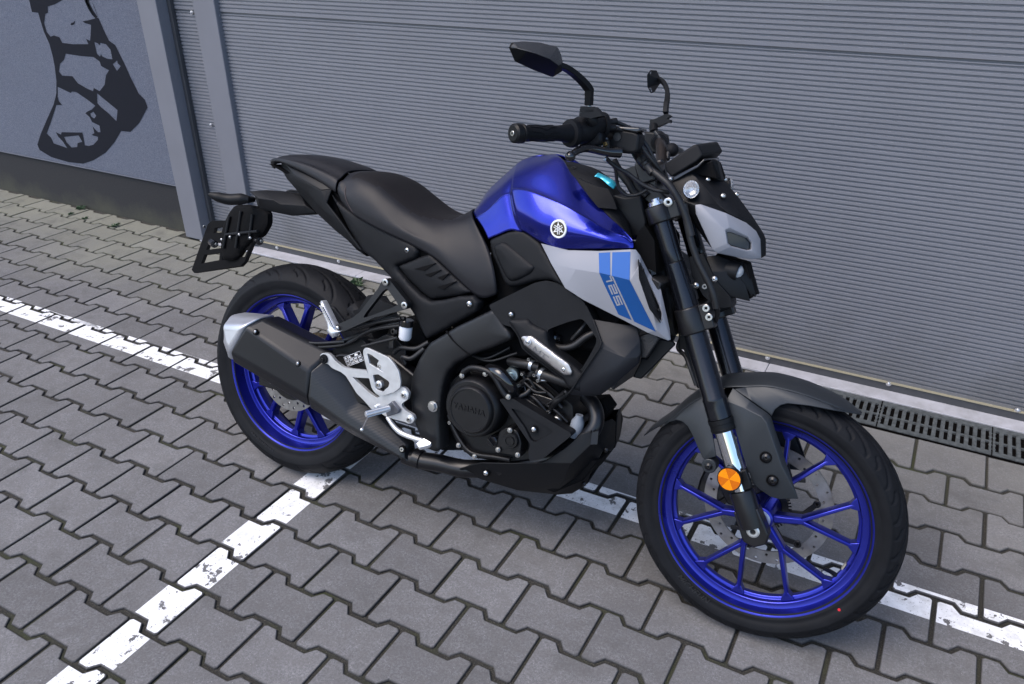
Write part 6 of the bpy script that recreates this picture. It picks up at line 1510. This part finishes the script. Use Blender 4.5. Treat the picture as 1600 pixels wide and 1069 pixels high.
# master cylinder and brake lever
prism('master_cylinder',pts3(c5,[(665,620),(690,612),(800,628),(838,650),(828,752),(800,765),(720,762),(690,735),(640,745),(610,730),(650,690)],-.175),(0,.040,0),plast2,bike,.006,3)
prism('reservoir_lid',pts3(c5,[(672,590),(700,600),(840,608),(843,632),(820,640),(690,618)],-.178),(0,.046,0),gloss,bike,.003)
P=q5(703,665,-.177); lathe('level_window',P,(0,-1,0),[(-.002,.0085),(.001,.0085),(.001,.0070),(.0,.0068),(0,0)],satin,bike,28)
bl2=tube('brake_lever',[q5(424,781,-.292),q5(440,765,-.286),q5(475,742,-.270),q5(520,732,-.250),q5(580,742,-.228),q5(650,755,-.205),q5(720,758,-.185)],[.0055,.0065,.0075,.0078,.0085,.0095,.011],gloss,bike,14)
bm=bmesh.new(); bmesh.ops.create_uvsphere(bm,u_segments=20,v_segments=14,radius=.0105,matrix=Matrix.Translation(q5(424,781,-.292))); frombm('lever_ball',bm,gloss,bl2)
lathe('lever_pivot',q5(640,715,-.200),(-.2,-.3,1),[(-.01,0),(-.01,.008),(.010,.008),(.010,0)],satin,bl2,20); bolt(q5(634,708,-.208),(-.3,-1,.1),.0042,.003,mat('brass',(.35,.25,.10),.35,.9),bl2,'cap')
prism('switch_tab',pts3(c5,[(612,650),(640,640),(645,690),(615,695)],-.19),(0,.02,0),mat('switch_grey',(.10,.10,.11),.4),bike,.002)
bolt(q5(631,797,-.20),(0,-.3,-1),.003,.004,steel,bike,'cap')
# far switch cluster
tube('switch_housing',[V3((.925,.145,1.077)),V3((.905,.19,1.082)),V3((.885,.235,1.078))],[.020,.024,.022],plast,bike,20,4)
prism('switch_face',[V3((.925,.15,1.10)),V3((.935,.15,1.07)),V3((.925,.15,1.05)),V3((.885,.15,1.05)),V3((.880,.15,1.10))],(0,.06,0),plast2,bike,.005)
tube('clutch_lever',[V3((.960,.16,1.065)),V3((.965,.20,1.062)),V3((.93,.28,1.055)),V3((.90,.37,1.048))],[.010,.008,.007,.0055],gloss,bike,12)
P=q5(1030,742,.10); bm=bmesh.new(); bmesh.ops.create_uvsphere(bm,u_segments=18,v_segments=12,radius=.016,matrix=Matrix.Translation(P)); frombm('cable_adjuster',bm,rubber,bike); tube('cable_stub',[P,q5(1010,760,.09),q5(1002,800,.08)],.006,hose,bike)
prism('switch_bracket',[q5(915,640,.14),q5(930,620,.14),(q5(985,690,.14)),q5(1000,720,.14),q5(985,735,.14)],(0,.02,0),satin,bike,.003)
# bar clamps and risers
for y0_ in (-.052,.030):
    bm=bmesh.new(); addbox(bm,(.962,y0_+.011,1.012),(.040,.024,.050),Matrix.Rotation(D2R(-24),3,'Y')); o=frombm('bar_riser',bm,satin,bike); mods(o,bevel=.005,seg=3)
holed('riser_plate',pts3(ck3,rnd_poly([(232,330),(330,290),(440,260),(520,300),(590,360),(600,520),(470,600),(380,560),(300,480)],20),-.045),[pts3(ck3,[(392,420),(470,388),(498,400),(505,520)],-.045)],.012,satin,bike,.002)
prism('top_yoke_bridge',[V3(p) for p in ((.945,-.05,1.0),(.99,-.05,.985),(1.03,-.05,.955),(1.0,-.05,.93),(.96,-.05,.955))],(0,.1,0),satin,bike,.006)
for k,pp in enumerate((((130,220),(200,340),(300,470),(400,600)),((380,460),(430,540),(500,620)),((310,480),(360,570),(420,620)))): tube('loom',[k3(*p,-.05-.004*k) for p in pp],.009,plast2,bike)
# ---------------------------------------------------------------- cables
def cab(nm,cf,pts,r,m=hose): return tube(nm,[U(*cf(p[:2]),p[2]) for p in pts],r,m,bike,12,8)
cab('throttle_cable',ck2,[(590,150,-.175),(660,172,-.165),(760,215,-.15),(850,280,-.14),(940,370,-.13),(1010,460,-.125),(1080,600,-.12),(1150,740,-.11),(1230,850,-.10)],.0042)
cab('throttle_cable',ck2,[(630,235,-.185),(720,268,-.170),(830,340,-.155),(920,430,-.148),(1000,540,-.142),(1080,640,-.135),(1170,760,-.12),(1240,860,-.10)],.0042)
tube('cable_boot',[U(*ck2(p),y) for p,y in (((770,225),-.149),((850,290),-.140),((935,372),-.130))],.0065,hose,bike)
cab('brake_line',ck2,[(510,585,-.18),(560,640,-.17),(640,700,-.16),(760,765,-.15),(860,840,-.145),(960,910,-.14),(1080,965,-.135),(1180,985,-.13),(1260,1000,-.12)],.0045)
cab('wire_loop',ck2,[(612,640,-.16),(630,780,-.15),(650,900,-.14),(690,980,-.135),(760,1030,-.13),(860,1030,-.125),(940,1000,-.12),(1000,968,-.12)],.0035)
cab('main_hose',ck3,[(440,200,-.125),(470,260,-.13),(560,330,-.135),(660,410,-.138),(740,480,-.14),(800,560,-.14),(850,640,-.138),(890,720,-.136),(930,820,-.134),(965,930,-.132),(1000,1060,-.132)],.0078)
lathe('hose_boot',k3(440,195,-.125),(k3(520,300,-.133)-k3(440,195,-.125)),[(0,0),(0,.0115),(.012,.0115),(.014,.0095),(.018,.0115),(.022,.0095),(.026,.011),(.030,.009),(.045,.0085),(.045,0)],hose,bike,24)
cab('main_hose',c6,[(350,430,-.133),(372,560,-.132),(400,680,-.130),(440,790,-.128),(480,870,-.126),(510,930,-.124),(535,1000,-.122),(550,1075,-.118)],.0074)
cab('brake_line',ck4,[(265,-10,-.118),(300,60,-.115),(330,130,-.105),(300,240,-.085),(210,260,-.05),(60,330,-.03),(-5,440,-.03),(60,520,-.04),(100,620,-.05),(150,760,-.055)],.0048)
prism('caliper_line_guard',pts3(ck4,[(-2,270),(60,290),(80,480),(175,790),(150,780),(85,600),(40,460),(0,470)],-.045),(0,.02,0),plast2,bike,.003)
# ---------------------------------------------------------------- mirrors
mtop=mat('mirror_textured',(.022,.024,.028),.42,spec=.5,bump=1.0,bscale=700)
def k1x(u,v,x): return Ux(*ck1((u,v)),x)
def xof(u): return .812+(u-130)/(715-130)*.045
out_=[(133,178),(160,118),(300,106),(460,118),(655,166),(690,250),(714,350),(716,432),(603,503),(400,425),(200,332)]
o3=[k1x(u,v,xof(u)) for u,v in out_]
ridge=[k1x(u,v,xof(u)+.030*min(1,(u-110)/300)) for u,v in ((190,188),(300,205),(400,240),(560,300),(660,372))]
back=[]
vs=o3+ridge; n=len(o3); r0=n
fs=[(0,1,r0),(1,2,r0+1,r0),(2,3,r0+2,r0+1),(3,4,r0+3,r0+2),(4,5,r0+4,r0+3),(5,6,r0+4),(6,7,r0+4),(7,8,r0+4),(8,9,r0+3,r0+4),(9,10,r0+1,r0+2,r0+3),(10,0,r0,r0+1)]
cgl=sum(o3,V3())/n
bk=[p+V3((-.006,0,0)) for p in o3]; vs+=bk; b0=n+5
for i in range(n): fs.append((i,b0+i,b0+(i+1)%n,(i+1)%n))
fs.append(tuple(b0+i for i in range(n)))
mh=pyd('mirror_housing',vs,fs,gloss,bike,angle=30); mh.data.materials.clear(); mh.data.materials.append(mat('mirror_dark',(.005,.0055,.0065),.65,spec=.15)); mh.data.materials.append(mtop)
for f in mh.data.polygons:
    ids=set(f.vertices)
    if ids & set(range(r0,r0+5)) and (ids & {1,2,3,4,5} ) and not ids & {7,8,9,10}: f.material_index=1
mods(mh,bevel=.0022,seg=3,ang=15)
gl=[cgl+(p-cgl)*.90+V3((-.0068,0,0)) for p in o3]
glm=mat('mirror_glass',(.55,.57,.6),.04,1.0)
mg=prism('mirror_glass',gl,(-.0008,0,0),glm,mh,0); 
fm=[(880,292,.345),(903,264,.360),(919,272,.425),(922,335,.432),(918,398,.425),(905,407,.370),(882,364,.345),(940,267,.415),(969,326,.385),(957,352,.385),(925,400,.425)]
fmv=[q5(*p) for p in fm]
mh2=pyd('mirror_housing',fmv,[(0,1,2,3,4,5,6),(1,7,2),(2,7,8,3),(3,8,9,10,4),(0,6,9,8),(0,8,7,1),(6,5,10,9),(5,4,10)],plast2,bike,angle=30); mods(mh2,bevel=.002,seg=3,ang=15)
gc=sum(fmv[:7],V3())/7; gn=(fmv[2]-fmv[0]).cross(fmv[5]-fmv[0]).normalized(); gn=gn if (CL-gc).dot(gn)>0 else -gn
mg2=prism('mirror_glass',[gc+(p-gc)*.86+gn*.0006 for p in fmv[:7]],gn*.0006,glm,mh2,0)
# stem: rectangular section along the arc
def stem(pts,w0,w1,name='mirror_stem'):
    P=catmull(pts[:-1],5)+[pts[-1]]; bm=bmesh.new(); R=[]
    for i,p in enumerate(P):
        t=i/(len(P)-1); d=(P[min(i+1,len(P)-1)]-P[max(i-1,0)]).normalized(); s=V3((1,-.15,0)); s=(s-d*s.dot(d)).normalized(); u=d.cross(s); w=w0+(w1-w0)*min(1,t*1.2)
        R.append([bm.verts.new(p+s*a*w*.75+u*b*w) for a,b in ((-.5,-.5),(.5,-.35),(.5,.35),(-.5,.5))])
    for A,B in zip(R,R[1:]):
        for i in range(4): bm.faces.new((A[i],A[(i+1)%4],B[(i+1)%4],B[i]))
    bm.faces.new(R[0]);bm.faces.new(R[-1][::-1]); o=frombm(name,bm,plast2,bike,angle=30); mods(o,bevel=.0018); return o
ymir_=lambda o:None
st=stem([k1(660,365,-.345) ,k1(740,395,-.330),k1(830,455,-.310),k1(930,545,-.288),k1(1010,640,-.270),k1(1002,815,-.262)],.013,.0165)
stem([q5(955,318,.385),q5(985,345,.36),q5(1003,390,.33),q5(1003,440,.305),q5(998,470,.285),q5(993,524,.268)],.013,.0165)
def blk(cf,pts,y,d,nm,m=plast2,bev=.002): o=prism(nm,pts3(cf,rnd_poly(pts,6),y),(0,d,0),m,bike,bev); return o
(blk(ck1,[(905,826),(1060,832),(1085,860),(1150,935),(1080,950),(1020,965),(890,935),(892,895),(950,893),(955,862),(1050,868),(1048,892),(960,893),(892,888)],-.270,.022,'mirror_clamp'))
(tube('mirror_bolt',[k1(1003,800,-.259),k1(1003,900,-.259)],.004,steel,bike,12,0))
(tube('mirror_mount',[k1(1010,950,-.258),k1(1040,985,-.255),(k1(1060,1010,-.25))],.011,plast2,bike))
blk(c5,[(898,562),(930,556),(985,530),(1003,526),(1024,540),(1003,552),(1003,560),(1020,560),(1018,582),(1000,578),(945,606),(898,610)],.262,.02,'mirror_clamp')
tube('mirror_mount',[q5(920,600,.262),q5(922,640,.24)],.011,plast2,bike)
# ---- tidy: parts drawn from several copies keep to the bike
for o in list(scene.objects):
    if o.parent is None and o.type=='MESH' and not o.get('kind') and not o.get('category'): print('LOOSE',o.name)
